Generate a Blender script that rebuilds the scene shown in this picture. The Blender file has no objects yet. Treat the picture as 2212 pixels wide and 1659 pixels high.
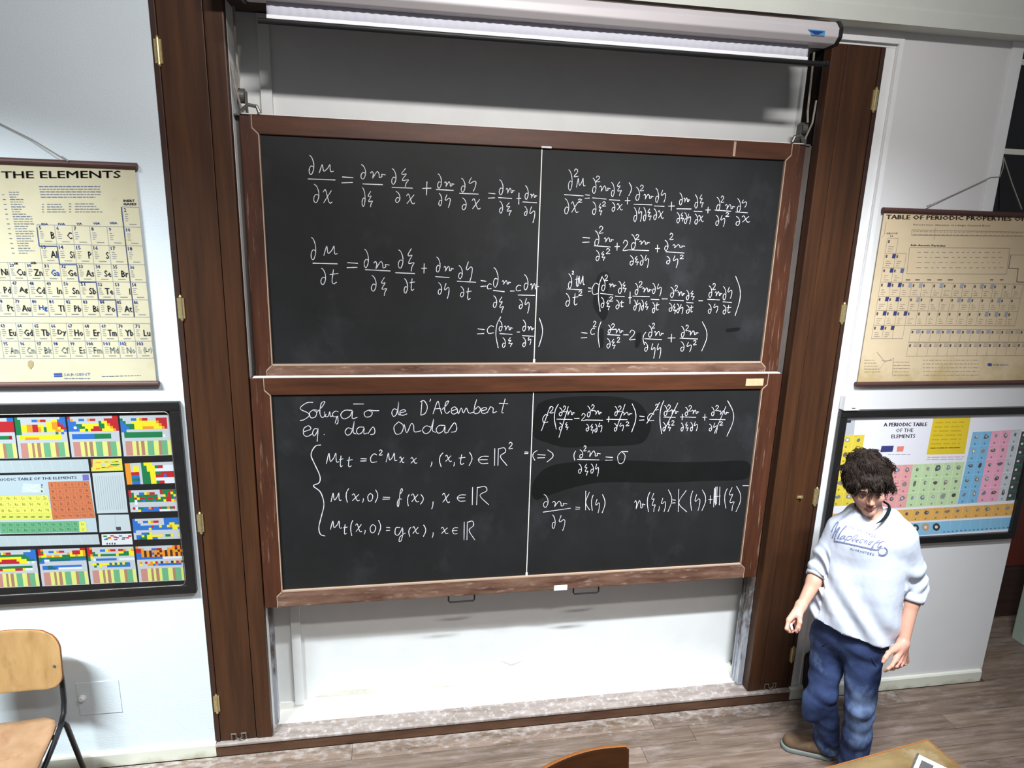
import bpy, bmesh, math, random
import numpy as np
from mathutils import Vector, Matrix
from mathutils.bvhtree import BVHTree
random.seed(7)
rng = np.random.default_rng(7)
sc = bpy.context.scene
COL = sc.collection

# ------------------------------------------------------------------ camera
FPX = 1421.545
YAW, PITCH, ROLL = [math.radians(a) for a in (9.8198, 13.664, 1.7222)]
CAM = np.array([0.0, -3.07, 2.72])
def _rot():
    cy, sy, cp, sp = math.cos(YAW), math.sin(YAW), math.cos(PITCH), math.sin(PITCH)
    cr, sr = math.cos(ROLL), math.sin(ROLL)
    f = np.array([sy*cp, cy*cp, -sp]); r = np.array([cy, -sy, 0.0]); u = np.cross(r, f)
    return r*cr+u*sr, -r*sr+u*cr, f
CR, CU, CF = _rot()
cd = bpy.data.cameras.new('camera'); cam = bpy.data.objects.new('camera', cd); COL.objects.link(cam)
cd.sensor_fit = 'HORIZONTAL'; cd.sensor_width = 36.0; cd.lens = 36.0*FPX/2212.0
cd.clip_start = 0.05; cd.clip_end = 100
m = Matrix.Identity(4)
for i in range(3):
    m[i][0] = CR[i]; m[i][1] = CU[i]; m[i][2] = -CF[i]; m[i][3] = CAM[i]
cam.matrix_world = m
sc.camera = cam

# ------------------------------------------------------------------ world, lamps, exposure
sc.view_settings.view_transform = 'Standard'; sc.view_settings.look = 'None'
sc.view_settings.gamma = 1.0; sc.view_settings.use_curve_mapping = False
sc.view_settings.exposure = 0.0
w = bpy.data.worlds.new('room_light'); sc.world = w; w.use_nodes = True
w.node_tree.nodes['Background'].inputs['Color'].default_value = (0.93, 0.95, 1.0, 1)
w.node_tree.nodes['Background'].inputs['Strength'].default_value = 0.17
def area(name, loc, target, sx, sy, power, spread, col=(1, 1, 1)):
    l = bpy.data.lights.new(name, 'AREA'); l.shape = 'RECTANGLE'; l.size = sx; l.size_y = sy
    l.energy = power; l.spread = math.radians(spread); l.color = col
    o = bpy.data.objects.new(name, l); COL.objects.link(o); o.location = loc
    d = Vector(target)-Vector(loc)
    o.rotation_euler = d.to_track_quat('-Z', 'Y').to_euler()
    return o
area('board_lamp', (-2.3, -2.0, 4.2), (-1.6, 0.2, -0.3), 1.3, 0.10, 76, 72, (0.86, 0.96, 1.0))
area('board_lamp', (1.5, -2.0, 4.2), (1.5, 0.2, -0.3), 1.3, 0.10, 68, 76, (0.88, 0.95, 1.0))
area('room_lamp', (0.7, -3.3, 4.68), (0.4, 0.0, 3.1), 1.3, 0.16, 46, 100, (1.0, 0.98, 0.96))

# ------------------------------------------------------------------ helpers
def ray(px, py):
    d = CR*((px-1106)/FPX)-CU*((py-829.5)/FPX)+CF
    return d
def at(px, py, Y=0.0):
    d = ray(px, py); p = CAM+d*((Y-CAM[1])/d[1]); return p
def XZ(px, py, Y=0.0):
    p = at(px, py, Y); return (p[0], p[2])
def lin(c):
    return c/12.92 if c <= 0.04045 else ((c+0.055)/1.055)**2.4
def rgb(r, g, b):
    return (lin(r/255), lin(g/255), lin(b/255), 1.0)

def tag(o, label=None, cat=None, group=None, kind=None):
    if label: o['label'] = label
    if cat: o['category'] = cat
    if group: o['group'] = group
    if kind: o['kind'] = kind
    return o
def empty(name, loc, rz=0.0, **k):
    o = bpy.data.objects.new(name, None); COL.objects.link(o); o.location = loc; o.rotation_euler = (0, 0, rz)
    o.empty_display_size = 0.1
    return tag(o, **k)
def link_mesh(name, me, mat, parent=None, smooth=False, local=False, **k):
    o = bpy.data.objects.new(name, me); COL.objects.link(o)
    if mat is not None:
        for mm in (mat if isinstance(mat, (list, tuple)) else [mat]): me.materials.append(mm)
    if smooth:
        me.polygons.foreach_set('use_smooth', [True]*len(me.polygons))
    if parent is not None:
        o.parent = parent
        if not local: o.matrix_parent_inverse = PW(parent).inverted()
    return tag(o, **k)
def PW(o):
    mt = Matrix.LocRotScale(o.location, o.rotation_euler, o.scale)
    if o.parent is not None:
        return PW(o.parent) @ o.matrix_parent_inverse @ mt
    return mt

class MB:
    """collects shapes and links them as one mesh"""
    def __init__(s): s.v = []; s.f = []; s.mi = []; s.cur = 0
    def add(s, vs, fs):
        n = len(s.v); s.v += [tuple(map(float, p)) for p in vs]; s.f += [tuple(i+n for i in f) for f in fs]; s.mi += [s.cur]*len(fs); return s
    def box(s, x0, x1, y0, y1, z0, z1, M=None, bev=0.0):
        if x0 > x1: x0, x1 = x1, x0
        if y0 > y1: y0, y1 = y1, y0
        if z0 > z1: z0, z1 = z1, z0
        if bev <= 0:
            vs = [(x, y, z) for x in (x0, x1) for y in (y0, y1) for z in (z0, z1)]
            fs = [(0, 1, 3, 2), (4, 6, 7, 5), (0, 4, 5, 1), (2, 3, 7, 6), (0, 2, 6, 4), (1, 5, 7, 3)]
        else:
            b = min(bev, (x1-x0)/2.01, (y1-y0)/2.01, (z1-z0)/2.01)
            bm = bmesh.new()
            bmesh.ops.create_cube(bm, size=1.0)
            for v in bm.verts:
                v.co = Vector(((x0+x1)/2+v.co.x*(x1-x0), (y0+y1)/2+v.co.y*(y1-y0), (z0+z1)/2+v.co.z*(z1-z0)))
            bmesh.ops.bevel(bm, geom=bm.edges[:], offset=b, segments=2, affect='EDGES', profile=0.7)
            bm.verts.index_update()
            vs = [tuple(v.co) for v in bm.verts]; fs = [tuple(v.index for v in f.verts) for f in bm.faces]; bm.free()
        if M is not None: vs = [tuple(M @ Vector(v)) for v in vs]
        return s.add(vs, fs)
    def tube(s, pts, r, n=10, cap=True, closed=False):
        pts = [Vector(p) for p in pts]; N = len(pts)
        rs = r if isinstance(r, (list, tuple)) else [r]*N
        rings = []; prev = None
        for i, p in enumerate(pts):
            if closed: t = (pts[(i+1) % N]-pts[i-1])
            else: t = pts[min(i+1, N-1)]-pts[max(i-1, 0)]
            t.normalize()
            if prev is None:
                a = Vector((0, 0, 1)) if abs(t.z) < 0.9 else Vector((1, 0, 0))
                u = t.cross(a).normalized()
            else:
                u = (prev-t*prev.dot(t)).normalized()
            prev = u; v = t.cross(u)
            rings.append([p+(u*math.cos(2*math.pi*k/n)+v*math.sin(2*math.pi*k/n))*rs[i] for k in range(n)])
        vs = [q for R in rings for q in R]; fs = []
        for i in range(N if closed else N-1):
            j = (i+1) % N
            for k in range(n):
                fs.append((i*n+k, i*n+(k+1) % n, j*n+(k+1) % n, j*n+k))
        if cap and not closed:
            fs.append(tuple(range(n))[::-1]); fs.append(tuple((N-1)*n+k for k in range(n)))
        return s.add(vs, fs)
    def prism(s, poly, y0, y1):
        """polygon in (x,z) extruded along y"""
        n = len(poly)
        vs = [(x, y0, z) for x, z in poly]+[(x, y1, z) for x, z in poly]
        a = sum(poly[i][0]*poly[(i+1) % n][1]-poly[(i+1) % n][0]*poly[i][1] for i in range(n))
        fs = [tuple(range(n)), tuple(range(2*n-1, n-1, -1))]+[(i, n+i, n+(i+1) % n, (i+1) % n) for i in range(n)]
        if a < 0: fs = [f[::-1] for f in fs]
        return s.add(vs, fs)
    def prof(s, poly, x0, x1):
        """profile in (y,z) extruded along x"""
        n = len(poly)
        vs = [(x0, y, z) for y, z in poly]+[(x1, y, z) for y, z in poly]
        a = sum(poly[i][0]*poly[(i+1) % n][1]-poly[(i+1) % n][0]*poly[i][1] for i in range(n))
        fs = [tuple(range(n))[::-1], tuple(range(n, 2*n))]+[(i, (i+1) % n, n+(i+1) % n, n+i) for i in range(n)]
        if a < 0: fs = [f[::-1] for f in fs]
        return s.add(vs, fs)
    def build(s, name, mat, parent=None, smooth=False, **k):
        me = bpy.data.meshes.new(name); me.from_pydata(s.v, [], s.f)
        if any(s.mi): me.polygons.foreach_set('material_index', s.mi)
        me.update()
        o = link_mesh(name, me, mat, parent, smooth, **k)
        return o

# ------------------------------------------------------------------ materials
def mat(name, base, rough=0.6, spec=0.5, metal=0.0, var=0.0, scale=8.0, stretch=(1, 1, 1), bump=0.0, bscale=60.0, col2=None, detail=5.0, emis=None, coat=0.0, objvar=0.0):
    m = bpy.data.materials.new(name); m.use_nodes = True; nt = m.node_tree; N = nt.nodes; L = nt.links
    b = N['Principled BSDF']; b.inputs['Roughness'].default_value = rough; b.inputs['Metallic'].default_value = metal
    b.inputs['Specular IOR Level'].default_value = spec; b.inputs['Coat Weight'].default_value = coat
    b.inputs['Base Color'].default_value = base
    if var > 0 or col2 is not None or bump > 0 or objvar > 0:
        g = N.new('ShaderNodeNewGeometry'); mp = N.new('ShaderNodeMapping'); mp.inputs['Scale'].default_value = stretch
        L.new(g.outputs['Position'], mp.inputs['Vector'])
    if var > 0 or col2 is not None:
        nz = N.new('ShaderNodeTexNoise'); nz.inputs['Scale'].default_value = scale; nz.inputs['Detail'].default_value = detail
        nz.inputs['Roughness'].default_value = 0.62
        L.new(mp.outputs['Vector'], nz.inputs['Vector'])
        cr = N.new('ShaderNodeValToRGB'); cr.color_ramp.elements[0].position = 0.32; cr.color_ramp.elements[1].position = 0.68
        if col2 is None:
            cr.color_ramp.elements[0].color = tuple(c*(1-var) for c in base[:3])+(1,)
            cr.color_ramp.elements[1].color = tuple(min(1, c*(1+var)) for c in base[:3])+(1,)
        else:
            cr.color_ramp.elements[0].color = base; cr.color_ramp.elements[1].color = col2
        L.new(nz.outputs['Fac'], cr.inputs['Fac'])
        out = cr.outputs['Color']
        if objvar > 0:
            oi = N.new('ShaderNodeObjectInfo'); hs = N.new('ShaderNodeHueSaturation'); mr = N.new('ShaderNodeMapRange')
            mr.inputs['To Min'].default_value = 1-objvar; mr.inputs['To Max'].default_value = 1+objvar
            L.new(oi.outputs['Random'], mr.inputs['Value']); L.new(mr.outputs['Result'], hs.inputs['Value'])
            L.new(out, hs.inputs['Color']); out = hs.outputs['Color']
            va = N.new('ShaderNodeVectorMath'); va.operation = 'ADD'; cb = N.new('ShaderNodeCombineXYZ'); mu = N.new('ShaderNodeMath'); mu.operation = 'MULTIPLY'
            mu.inputs[1].default_value = 37.0; L.new(oi.outputs['Random'], mu.inputs[0]); L.new(mu.outputs[0], cb.inputs['X']); L.new(mu.outputs[0], cb.inputs['Z'])
            L.new(mp.outputs['Vector'], va.inputs[0]); L.new(cb.outputs[0], va.inputs[1]); L.new(va.outputs[0], nz.inputs['Vector'])
        L.new(out, b.inputs['Base Color'])
    if bump > 0:
        n2 = N.new('ShaderNodeTexNoise'); n2.inputs['Scale'].default_value = bscale; n2.inputs['Detail'].default_value = 4
        L.new(mp.outputs['Vector'], n2.inputs['Vector'])
        bp = N.new('ShaderNodeBump'); bp.inputs['Strength'].default_value = bump; bp.inputs['Distance'].default_value = 0.004
        L.new(n2.outputs['Fac'], bp.inputs['Height']); L.new(bp.outputs['Normal'], b.inputs['Normal'])
    if emis:
        b.inputs['Emission Color'].default_value = emis[0]; b.inputs['Emission Strength'].default_value = emis[1]
    return m
def overlay(m, color, lo, hi, scale, stretch=(1, 1, 1), axis=None, a0=0.0, a1=1.0, amount=1.0):
    """stains / wear on top of the base colour: noise mask, optionally limited along one world axis"""
    nt = m.node_tree; N = nt.nodes; L = nt.links; b = N['Principled BSDF']
    g = N.new('ShaderNodeNewGeometry'); mp = N.new('ShaderNodeMapping'); mp.inputs['Scale'].default_value = stretch
    L.new(g.outputs['Position'], mp.inputs['Vector'])
    nz = N.new('ShaderNodeTexNoise'); nz.inputs['Scale'].default_value = scale; nz.inputs['Detail'].default_value = 6; nz.inputs['Roughness'].default_value = 0.65
    L.new(mp.outputs['Vector'], nz.inputs['Vector'])
    mr = N.new('ShaderNodeMapRange'); mr.inputs['From Min'].default_value = lo; mr.inputs['From Max'].default_value = hi
    mr.inputs['To Max'].default_value = amount
    fac = nz.outputs['Fac']
    if axis is not None:
        sp = N.new('ShaderNodeSeparateXYZ'); L.new(g.outputs['Position'], sp.inputs[0])
        m2 = N.new('ShaderNodeMapRange'); m2.inputs['From Min'].default_value = a0; m2.inputs['From Max'].default_value = a1
        m2.inputs['To Min'].default_value = -0.35; m2.inputs['To Max'].default_value = 0.25
        L.new(sp.outputs[axis], m2.inputs['Value'])
        ad = N.new('ShaderNodeMath'); ad.operation = 'ADD'; L.new(fac, ad.inputs[0]); L.new(m2.outputs['Result'], ad.inputs[1]); fac = ad.outputs[0]
    L.new(fac, mr.inputs['Value'])
    mx = N.new('ShaderNodeMix'); mx.data_type = 'RGBA'
    src = b.inputs['Base Color']
    if src.is_linked: L.new(src.links[0].from_socket, mx.inputs['A'])
    else: mx.inputs['A'].default_value = src.default_value
    mx.inputs['B'].default_value = color
    L.new(mr.outputs['Result'], mx.inputs['Factor']); L.new(mx.outputs['Result'], b.inputs['Base Color'])
    return m

M = {}
M['wall'] = mat('wall_paint', rgb(212, 221, 226), 0.75, 0.3, var=0.02, scale=3, bump=0.35, bscale=160)
M['wall_right'] = mat('wall_paint_smooth', rgb(218, 216, 216), 0.75, 0.3, var=0.02, scale=3, bump=0.12, bscale=120)
M['niche'] = mat('niche_paint', rgb(216, 217, 216), 0.7, 0.3, var=0.035, scale=5, bump=0.05, bscale=60)
M['white'] = mat('white_gloss_paint', rgb(232, 232, 232), 0.35, 0.5, var=0.03, scale=9)
M['skirting'] = mat('cream_skirting_paint', rgb(214, 214, 200), 0.35, 0.5, var=0.03, scale=7)
overlay(M['skirting'], rgb(150, 146, 110), 0.42, 0.75, 9, axis='Z', a0=0.07, a1=-0.03, amount=0.8)
M['niche_floor'] = mat('niche_floor_paint', rgb(236, 234, 228), 0.6, 0.3, var=0.03, scale=9)
M['post'] = mat('post_dark_wood', rgb(52, 32, 21), 0.42, 0.28, scale=2.2, stretch=(9, 9, 0.5), col2=rgb(78, 48, 29), bump=0.05, bscale=90)
overlay(M['post'], rgb(170, 160, 150), 0.78, 0.9, 26, stretch=(1, 1, 0.6), amount=0.25)
M['post_edge'] = mat('post_edge_wood', rgb(54, 33, 24), 0.5, 0.4, scale=3, stretch=(8, 8, .6), var=0.2)
M['frame'] = mat('board_frame_wood', rgb(62, 36, 23), 0.42, 0.35, scale=3.0, stretch=(1, 8, 8), col2=rgb(86, 49, 30), bump=0.08, bscale=120)
M['frame_v'] = mat('board_frame_wood_upright', rgb(58, 33, 22), 0.42, 0.35, scale=3.0, stretch=(8, 8, 0.8), col2=rgb(82, 46, 30), bump=0.08, bscale=120)
overlay(M['frame_v'], rgb(150, 124, 106), 0.58, 0.72, 9, stretch=(7, 7, 0.5), amount=0.7)
M['frame_worn'] = mat('board_frame_worn_rail', rgb(76, 48, 36), 0.6, 0.3, scale=4.0, stretch=(1, 6, 6), col2=rgb(124, 94, 78), bump=0.15, bscale=120)
overlay(M['frame_worn'], rgb(168, 148, 132), 0.55, 0.74, 24, stretch=(0.45, 1, 1.8), amount=0.7)
M['chalky'] = mat('chalk_dust', rgb(226, 220, 214), 0.95, 0.1, var=0.08, scale=14)
M['slate'] = mat('slate', rgb(27, 27, 27), 0.55, 0.22, scale=2.4, col2=rgb(35, 35, 36), detail=7)
overlay(M['slate'], rgb(66, 67, 72), 0.56, 0.84, 3.1, stretch=(1, 1, 0.7), amount=0.5)
M['wiped'] = mat('slate_wiped', rgb(18, 18, 18), 0.45, 0.25, var=0.12, scale=9)
M['chalk'] = mat('chalk_white', rgb(206, 206, 212), 0.95, 0.05, var=0.08, scale=90)
M['sill'] = mat('sill_worn_wood', rgb(126, 112, 104), 0.6, 0.3, scale=5, stretch=(1, 5, 5), col2=rgb(164, 152, 146), bump=0.1, bscale=80)
overlay(M['sill'], rgb(212, 208, 208), 0.5, 0.72, 30, amount=0.6)
M['sill_front'] = mat('sill_front_wood', rgb(72, 48, 34), 0.5, 0.3, scale=5, stretch=(1, 5, 5), col2=rgb(96, 68, 50), bump=0.1, bscale=80)
M['plank'] = mat('floor_plank_wood', rgb(96, 80, 68), 0.5, 0.35, scale=6, stretch=(0.5, 6, 1), col2=rgb(138, 119, 107), bump=0.12, bscale=70, objvar=0.18)
overlay(M['plank'], rgb(92, 74, 50), 0.52, 0.72, 3.4, stretch=(0.7, 2.4, 1), amount=0.5)
overlay(M['plank'], rgb(168, 154, 150), 0.52, 0.75, 7, stretch=(0.6, 2.0, 1), amount=0.5)
M['plank_far'] = M['plank'].copy()
overlay(M['plank'], rgb(198, 192, 188), 0.46, 0.80, 22, stretch=(0.8, 1.5, 1), axis='Y', a0=-0.30, a1=0.10, amount=0.75)
_dust = M['plank'].node_tree
M['subfloor'] = mat('subfloor', rgb(60, 46, 34), 0.8, 0.2, var=0.2, scale=6)
M['brass'] = mat('brass', rgb(196, 178, 130), 0.35, 0.5, metal=0.7, var=0.15, scale=60)
M['steel'] = mat('dull_steel', rgb(128, 124, 118), 0.45, 0.5, metal=0.7, var=0.25, scale=50)
M['rail_metal'] = mat('rail_metal', rgb(96, 88, 84), 0.45, 0.5, metal=0.35, var=0.2, scale=12, stretch=(1, 1, .3))
overlay(M['rail_metal'], rgb(190, 196, 206), 0.5, 0.7, 12, stretch=(3, 3, .8), axis='Z', a0=1.4, a1=0.2, amount=0.8)
M['black'] = mat('black_metal', rgb(24, 24, 27), 0.35, 0.5, var=0.15, scale=20)
M['black_frame'] = mat('black_frame_lacquer', rgb(30, 28, 28), 0.35, 0.5, var=0.15, scale=20)
M['dark'] = mat('dark_interior', rgb(26, 22, 20), 0.9, 0.1, var=0.2, scale=20)
M['rope'] = mat('rope', rgb(150, 142, 132), 0.9, 0.1, var=0.2, scale=200)
M['case'] = mat('screen_case_paint', rgb(190, 184, 187), 0.4, 0.4, var=0.02, scale=6)
M['fabric'] = mat('screen_fabric', rgb(196, 196, 206), 0.8, 0.2, var=0.03, scale=12)
M['fabric_hem'] = mat('screen_fabric_hem', rgb(240, 240, 242), 0.8, 0.2, var=0.02, scale=12)
M['grey_plastic'] = mat('grey_plastic', rgb(90, 88, 88), 0.5, 0.4, var=0.1, scale=20)
M['ceil'] = mat('ceiling_paint', rgb(206, 208, 200), 0.8, 0.2, var=0.03, scale=6, bump=0.2, bscale=120)
M['chart'] = mat('old_chart_paper', rgb(184, 176, 148), 0.7, 0.25, scale=3, col2=rgb(196, 188, 160))
overlay(M['chart'], rgb(170, 148, 108), 0.58, 0.8, 4, amount=0.7)
M['chart2'] = mat('old_chart_paper_brown', rgb(206, 184, 150), 0.7, 0.25, scale=3, col2=rgb(216, 196, 164))
overlay(M['chart2'], rgb(176, 152, 100), 0.46, 0.7, 6, axis='Z', a0=2.25, a1=1.9, amount=0.7)
M['rod'] = mat('chart_rod_wood', rgb(78, 50, 46), 0.5, 0.4, var=0.2, scale=12, stretch=(.5, 6, 6))
M['poster'] = mat('poster_paper', rgb(226, 226, 230), 0.4, 0.4, var=0.02, scale=5, bump=0.1, bscale=6)
M['ply'] = mat('plywood_worn', rgb(156, 120, 76), 0.4, 0.4, scale=3, stretch=(5, 5, 1.0), col2=rgb(178, 142, 96), bump=0.05, bscale=60)
overlay(M['ply'], rgb(124, 90, 54), 0.54, 0.75, 9, stretch=(2, 2, 1), amount=0.6)
M['ply_seat'] = mat('plywood_seat_worn', rgb(130, 96, 66), 0.45, 0.4, scale=6, col2=rgb(156, 122, 92))
overlay(M['ply_seat'], rgb(120, 78, 48), 0.54, 0.75, 9, amount=0.7)
M['ply_dark'] = mat('plywood_dark', rgb(58, 33, 18), 0.4, 0.3, scale=4, stretch=(1, 1, 6), col2=rgb(80, 47, 25))
M['ply_edge'] = mat('plywood_edge', rgb(140, 84, 40), 0.4, 0.4, var=0.1, scale=30)
M['table'] = mat('table_top_worn', rgb(112, 90, 56), 0.45, 0.3, scale=5, stretch=(1, 3, 1), col2=rgb(138, 116, 78), bump=0.05)
overlay(M['table'], rgb(196, 184, 160), 0.56, 0.8, 7, amount=0.5)
M['table_edge'] = mat('table_edge_wood', rgb(150, 92, 44), 0.4, 0.4, var=0.15, scale=20)
M['redwood'] = mat('red_brown_wood', rgb(98, 42, 32), 0.4, 0.4, scale=3, stretch=(6, 6, .6), col2=rgb(118, 54, 38))
M['darkwood'] = mat('dark_brown_wood', rgb(64, 46, 40), 0.5, 0.3, scale=3, stretch=(.6, 6, 6), var=0.2)
M['glass_night'] = mat('window_glass_at_night', rgb(16, 16, 19), 0.06, 0.5, var=0.2, scale=3)
M['paper'] = mat('white_paper', rgb(236, 238, 240), 0.6, 0.3, var=0.02, scale=9)
M['sticker'] = mat('beige_sticker', rgb(202, 170, 132), 0.6, 0.3, var=0.08, scale=40)
M['shirt'] = mat('white_jersey', rgb(204, 210, 224), 0.85, 0.15, var=0.03, scale=9, bump=0.15, bscale=220)
M['shirt_ink'] = mat('faded_blue_ink', rgb(120, 124, 160), 0.85, 0.1, var=0.15, scale=90)
M['undershirt'] = mat('black_cotton', rgb(22, 30, 34), 0.9, 0.1, var=0.1, scale=40)
M['jeans'] = mat('blue_denim', rgb(38, 47, 80), 0.85, 0.15, scale=6, col2=rgb(66, 82, 122), bump=0.25, bscale=240)
overlay(M['jeans'], rgb(140, 162, 200), 0.50, 0.74, 5, stretch=(1, 1, .6), amount=0.75)
M['hair'] = mat('dark_brown_hair', rgb(28, 21, 18), 0.65, 0.15, scale=60, col2=rgb(44, 34, 28), bump=0.6, bscale=90)
M['shoe'] = mat('brown_suede', rgb(104, 84, 66), 0.85, 0.15, var=0.12, scale=40, bump=0.2, bscale=200)
M['sole'] = mat('grey_rubber_sole', rgb(120, 128, 124), 0.7, 0.3, var=0.08, scale=30)
M['lace'] = mat('pale_lace', rgb(206, 190, 186), 0.8, 0.2, var=0.05, scale=60)
M['eye_white'] = mat('eye_white', rgb(220, 214, 208), 0.3, 0.5)
M['iris'] = mat('dark_iris', rgb(40, 26, 18), 0.2, 0.5)
M['bag'] = mat('black_nylon', rgb(26, 24, 26), 0.7, 0.3, var=0.3, scale=40)
M['joint'] = mat('chalk_filled_joint', rgb(172, 146, 126), 0.9, 0.1)
M['pale_green'] = mat('pale_green_paint', rgb(170, 184, 168), 0.5, 0.4, var=0.05)
def attr_mat(name, rough=0.6, spec=0.3):
    m = bpy.data.materials.new(name); m.use_nodes = True; b = m.node_tree.nodes['Principled BSDF']
    a = m.node_tree.nodes.new('ShaderNodeAttribute'); a.attribute_name = 'Col'
    m.node_tree.links.new(a.outputs['Color'], b.inputs['Base Color'])
    b.inputs['Roughness'].default_value = rough; b.inputs['Specular IOR Level'].default_value = spec
    return m
M['ink'] = attr_mat('printing_ink')
M['skin'] = attr_mat('skin', 0.5, 0.35)
_n = M['skin'].node_tree; _t = _n.nodes.new('ShaderNodeTexNoise'); _t.inputs['Scale'].default_value = 160; _g = _n.nodes.new('ShaderNodeNewGeometry'); _b = _n.nodes.new('ShaderNodeBump')
_b.inputs['Strength'].default_value = 0.25; _b.inputs['Distance'].default_value = 0.002
_n.links.new(_g.outputs['Position'], _t.inputs['Vector']); _n.links.new(_t.outputs['Fac'], _b.inputs['Height']); _n.links.new(_b.outputs['Normal'], _n.nodes['Principled BSDF'].inputs['Normal'])
M['skin'].node_tree.nodes['Principled BSDF'].inputs['Subsurface Weight'].default_value = 0.08
M['skin'].node_tree.nodes['Principled BSDF'].inputs['Subsurface Radius'].default_value = (0.01, 0.004, 0.002)

# ================================================================== the room
S = dict(kind='structure')
b = MB(); b.box(-4.5, -0.968, 0, 0.3, 0, 4.4)
b.build('wall_left', M['wall'], label='rough white plaster wall left of the blackboards', **S)
b = MB(); b.box(2.335, 3.6, 0, 0.26, 0, 2.2); b.box(2.335, 3.015, 0, 0.26, 2.2, 4.4); b.box(4.3, 4.9, 0, 0.26, 2.2, 4.4); b.box(3.015, 4.3, 0, 0.26, 3.7, 4.4)
b.box(3.6, 4.9, 0, 0.26, 2.12, 2.2)
b.build('wall_right', M['wall_right'], label='smooth white wall right of the blackboards', **S)
b = MB(); b.box(-0.968, 2.335, 0.215, 0.3, 0, 3.622)
b.build('wall_back', M['niche'], label='white back wall of the niche behind the blackboards', **S)
b = MB(); b.box(-0.968, 2.335, 0.0, 0.3, 3.622, 4.4)
b.build('wall_top', M['wall_right'], label='white wall above the blackboard niche', **S)
b = MB(); b.box(-4.5, 4.9, -0.10, 0.3, 3.655, 3.72); b.box(-4.5, 4.9, -0.092, 0.0, 3.72, 4.45)
b.build('ceiling', M['ceil'], label='pale ceiling edge above the wall', **S)
b = MB(); b.box(-0.70, -0.688, 0.045, 0.215, 0.066, 3.60)
b.build('wall_side', M['niche'], label='cream left side of the blackboard niche', **S)
b = MB(); b.prof([(-0.018, 0), (-0.018, 0.068), (-0.012, 0.077), (0.0, 0.078), (0.0, 0)], -4.5, -0.963)
b.build('baseboard_left', M['skirting'], label='cream skirting board under the left wall', **S)
b = MB(); b.prof([(-0.018, 0), (-0.018, 0.068), (-0.012, 0.077), (0.0, 0.078), (0.0, 0)], 2.266, 3.585)
b.build('baseboard_right', M['skirting'], label='cream skirting board under the right wall', **S)
b = MB(); b.box(2.28, 2.335, 0.008, 0.2, 0.0, 3.60); b.box(2.0, 2.335, 0.006, 0.05, 3.585, 3.62)
b.build('trim_1', M['white'], label='white painted trim right of the right wooden post', **S)
# niche floor and its skirting
b = MB(); b.box(-0.70, 2.0, 0.088, 0.215, 0.0, 0.066)
b.build('floor_niche', M['niche_floor'], label='white ledge inside the niche under the blackboards', **S)
b = MB(); b.box(-0.688, 1.985, 0.205, 0.216, 0.064, 0.108); b.box(-0.689, -0.680, 0.10, 0.21, 0.064, 0.108); b.box(1.98, 1.992, 0.07, 0.21, 0.064, 0.12)
b.build('baseboard_back', M['niche_floor'], label='low white skirting inside the niche', **S)
# the wooden sill: stepped top and front board
sl = empty('trim_2', (-0.96, 0, 0), label='worn wooden sill with chalk dust under the niche', kind='structure')
b = MB(); b.box(-0.962, 2.265, -0.014, 0.09, 0.04, 0.070, bev=0.003); b.build('top_board', M['sill'], sl)
b = MB(); b.box(-0.962, 2.265, -0.026, -0.012, 0.060, 0.073, bev=0.003); b.build('nosing', M['sill'], sl)
b = MB(); b.box(-0.962, 2.265, -0.020, -0.008, 0.0, 0.061); b.build('front_board', M['sill_front'], sl)
b = MB(); b.box(-0.962, 2.265, -0.006, 0.088, 0.0, 0.041); b.build('base', M['sill_front'], sl)

# floor: planks laid one by one on a subfloor
fl = MB(); fl.box(-4.5, 6.0, -5.0, 2.2, -0.05, -0.022)
flo = fl.build('floor', M['subfloor'], label='worn brown plank floor in front of the wall', kind='structure')
cube = MB().box(-0.5, 0.5, -0.5, 0.5, -1, 0, bev=0)
pm = bpy.data.meshes.new('plank'); pm.from_pydata(cube.v, [], cube.f); pm.materials.append(M['plank']); pm.update()
pm2 = pm.copy(); pm2.materials.clear(); pm2.materials.append(M['plank_far'])
pw = 0.112; npl = 0
y = -0.022
rows = []
while y > -1.9:
    rows.append((y-pw, y, -3.9, 4.9)); y -= pw
y = -0.022
while y < 0.9:
    rows.append((y, y+pw, 3.62, 4.9)); y += pw
for (y0, y1, xa, xb) in rows:
    x = xa-random.uniform(0, 1.0)
    while x < xb:
        Ln = random.uniform(1.1, 2.2); x1 = min(x+Ln, xb); xs = max(x, xa)
        if x1-xs > 0.05:
            o = bpy.data.objects.new('plank', pm if y0 < -0.03 and x < 2.0 else pm2); COL.objects.link(o); o.parent = flo
            o.location = ((xs+x1)/2, (y0+y1)/2, random.uniform(-0.0012, 0)); o.scale = (x1-xs-0.002, y1-y0-0.0022, 0.022); npl += 1
        x = x1

# window in the right wall, night outside
wn = empty('window_1', (3.6, 0.05, 2.2), label='dark window with pale glazing bars above the right chart', kind='structure')
b = MB(); b.box(2.955, 3.02, -0.010, 0.0, 2.15, 3.655, bev=0.002); b.box(3.0, 3.03, 0.0, 0.16, 2.15, 3.70); b.box(3.0, 4.3, -0.01, 0.16, 2.17, 2.215); b.box(3.0, 4.3, 0.0, 0.16, 3.66, 3.71); b.box(4.27, 4.3, 0, .16, 2.15, 3.7)
b.build('window_frame', M['white'], wn)
bars = [XZ(2212, 136, 0.05)[1], XZ(2195, 329, 0.05)[1], 2.70]
for z in bars:
    b = MB(); b.box(3.03, 4.27, 0.035, 0.065, z-0.014, z+0.014, bev=0.004); b.build('glazing_bar', M['skirting'], wn)
zz = [2.215, 2.70, bars[1], bars[0], 3.66]
for i in range(4):
    b = MB(); b.box(3.03, 4.27, 0.048, 0.054, zz[i]+0.01, zz[i+1]-0.01); b.build('pane', M['glass_night'], wn)
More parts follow.
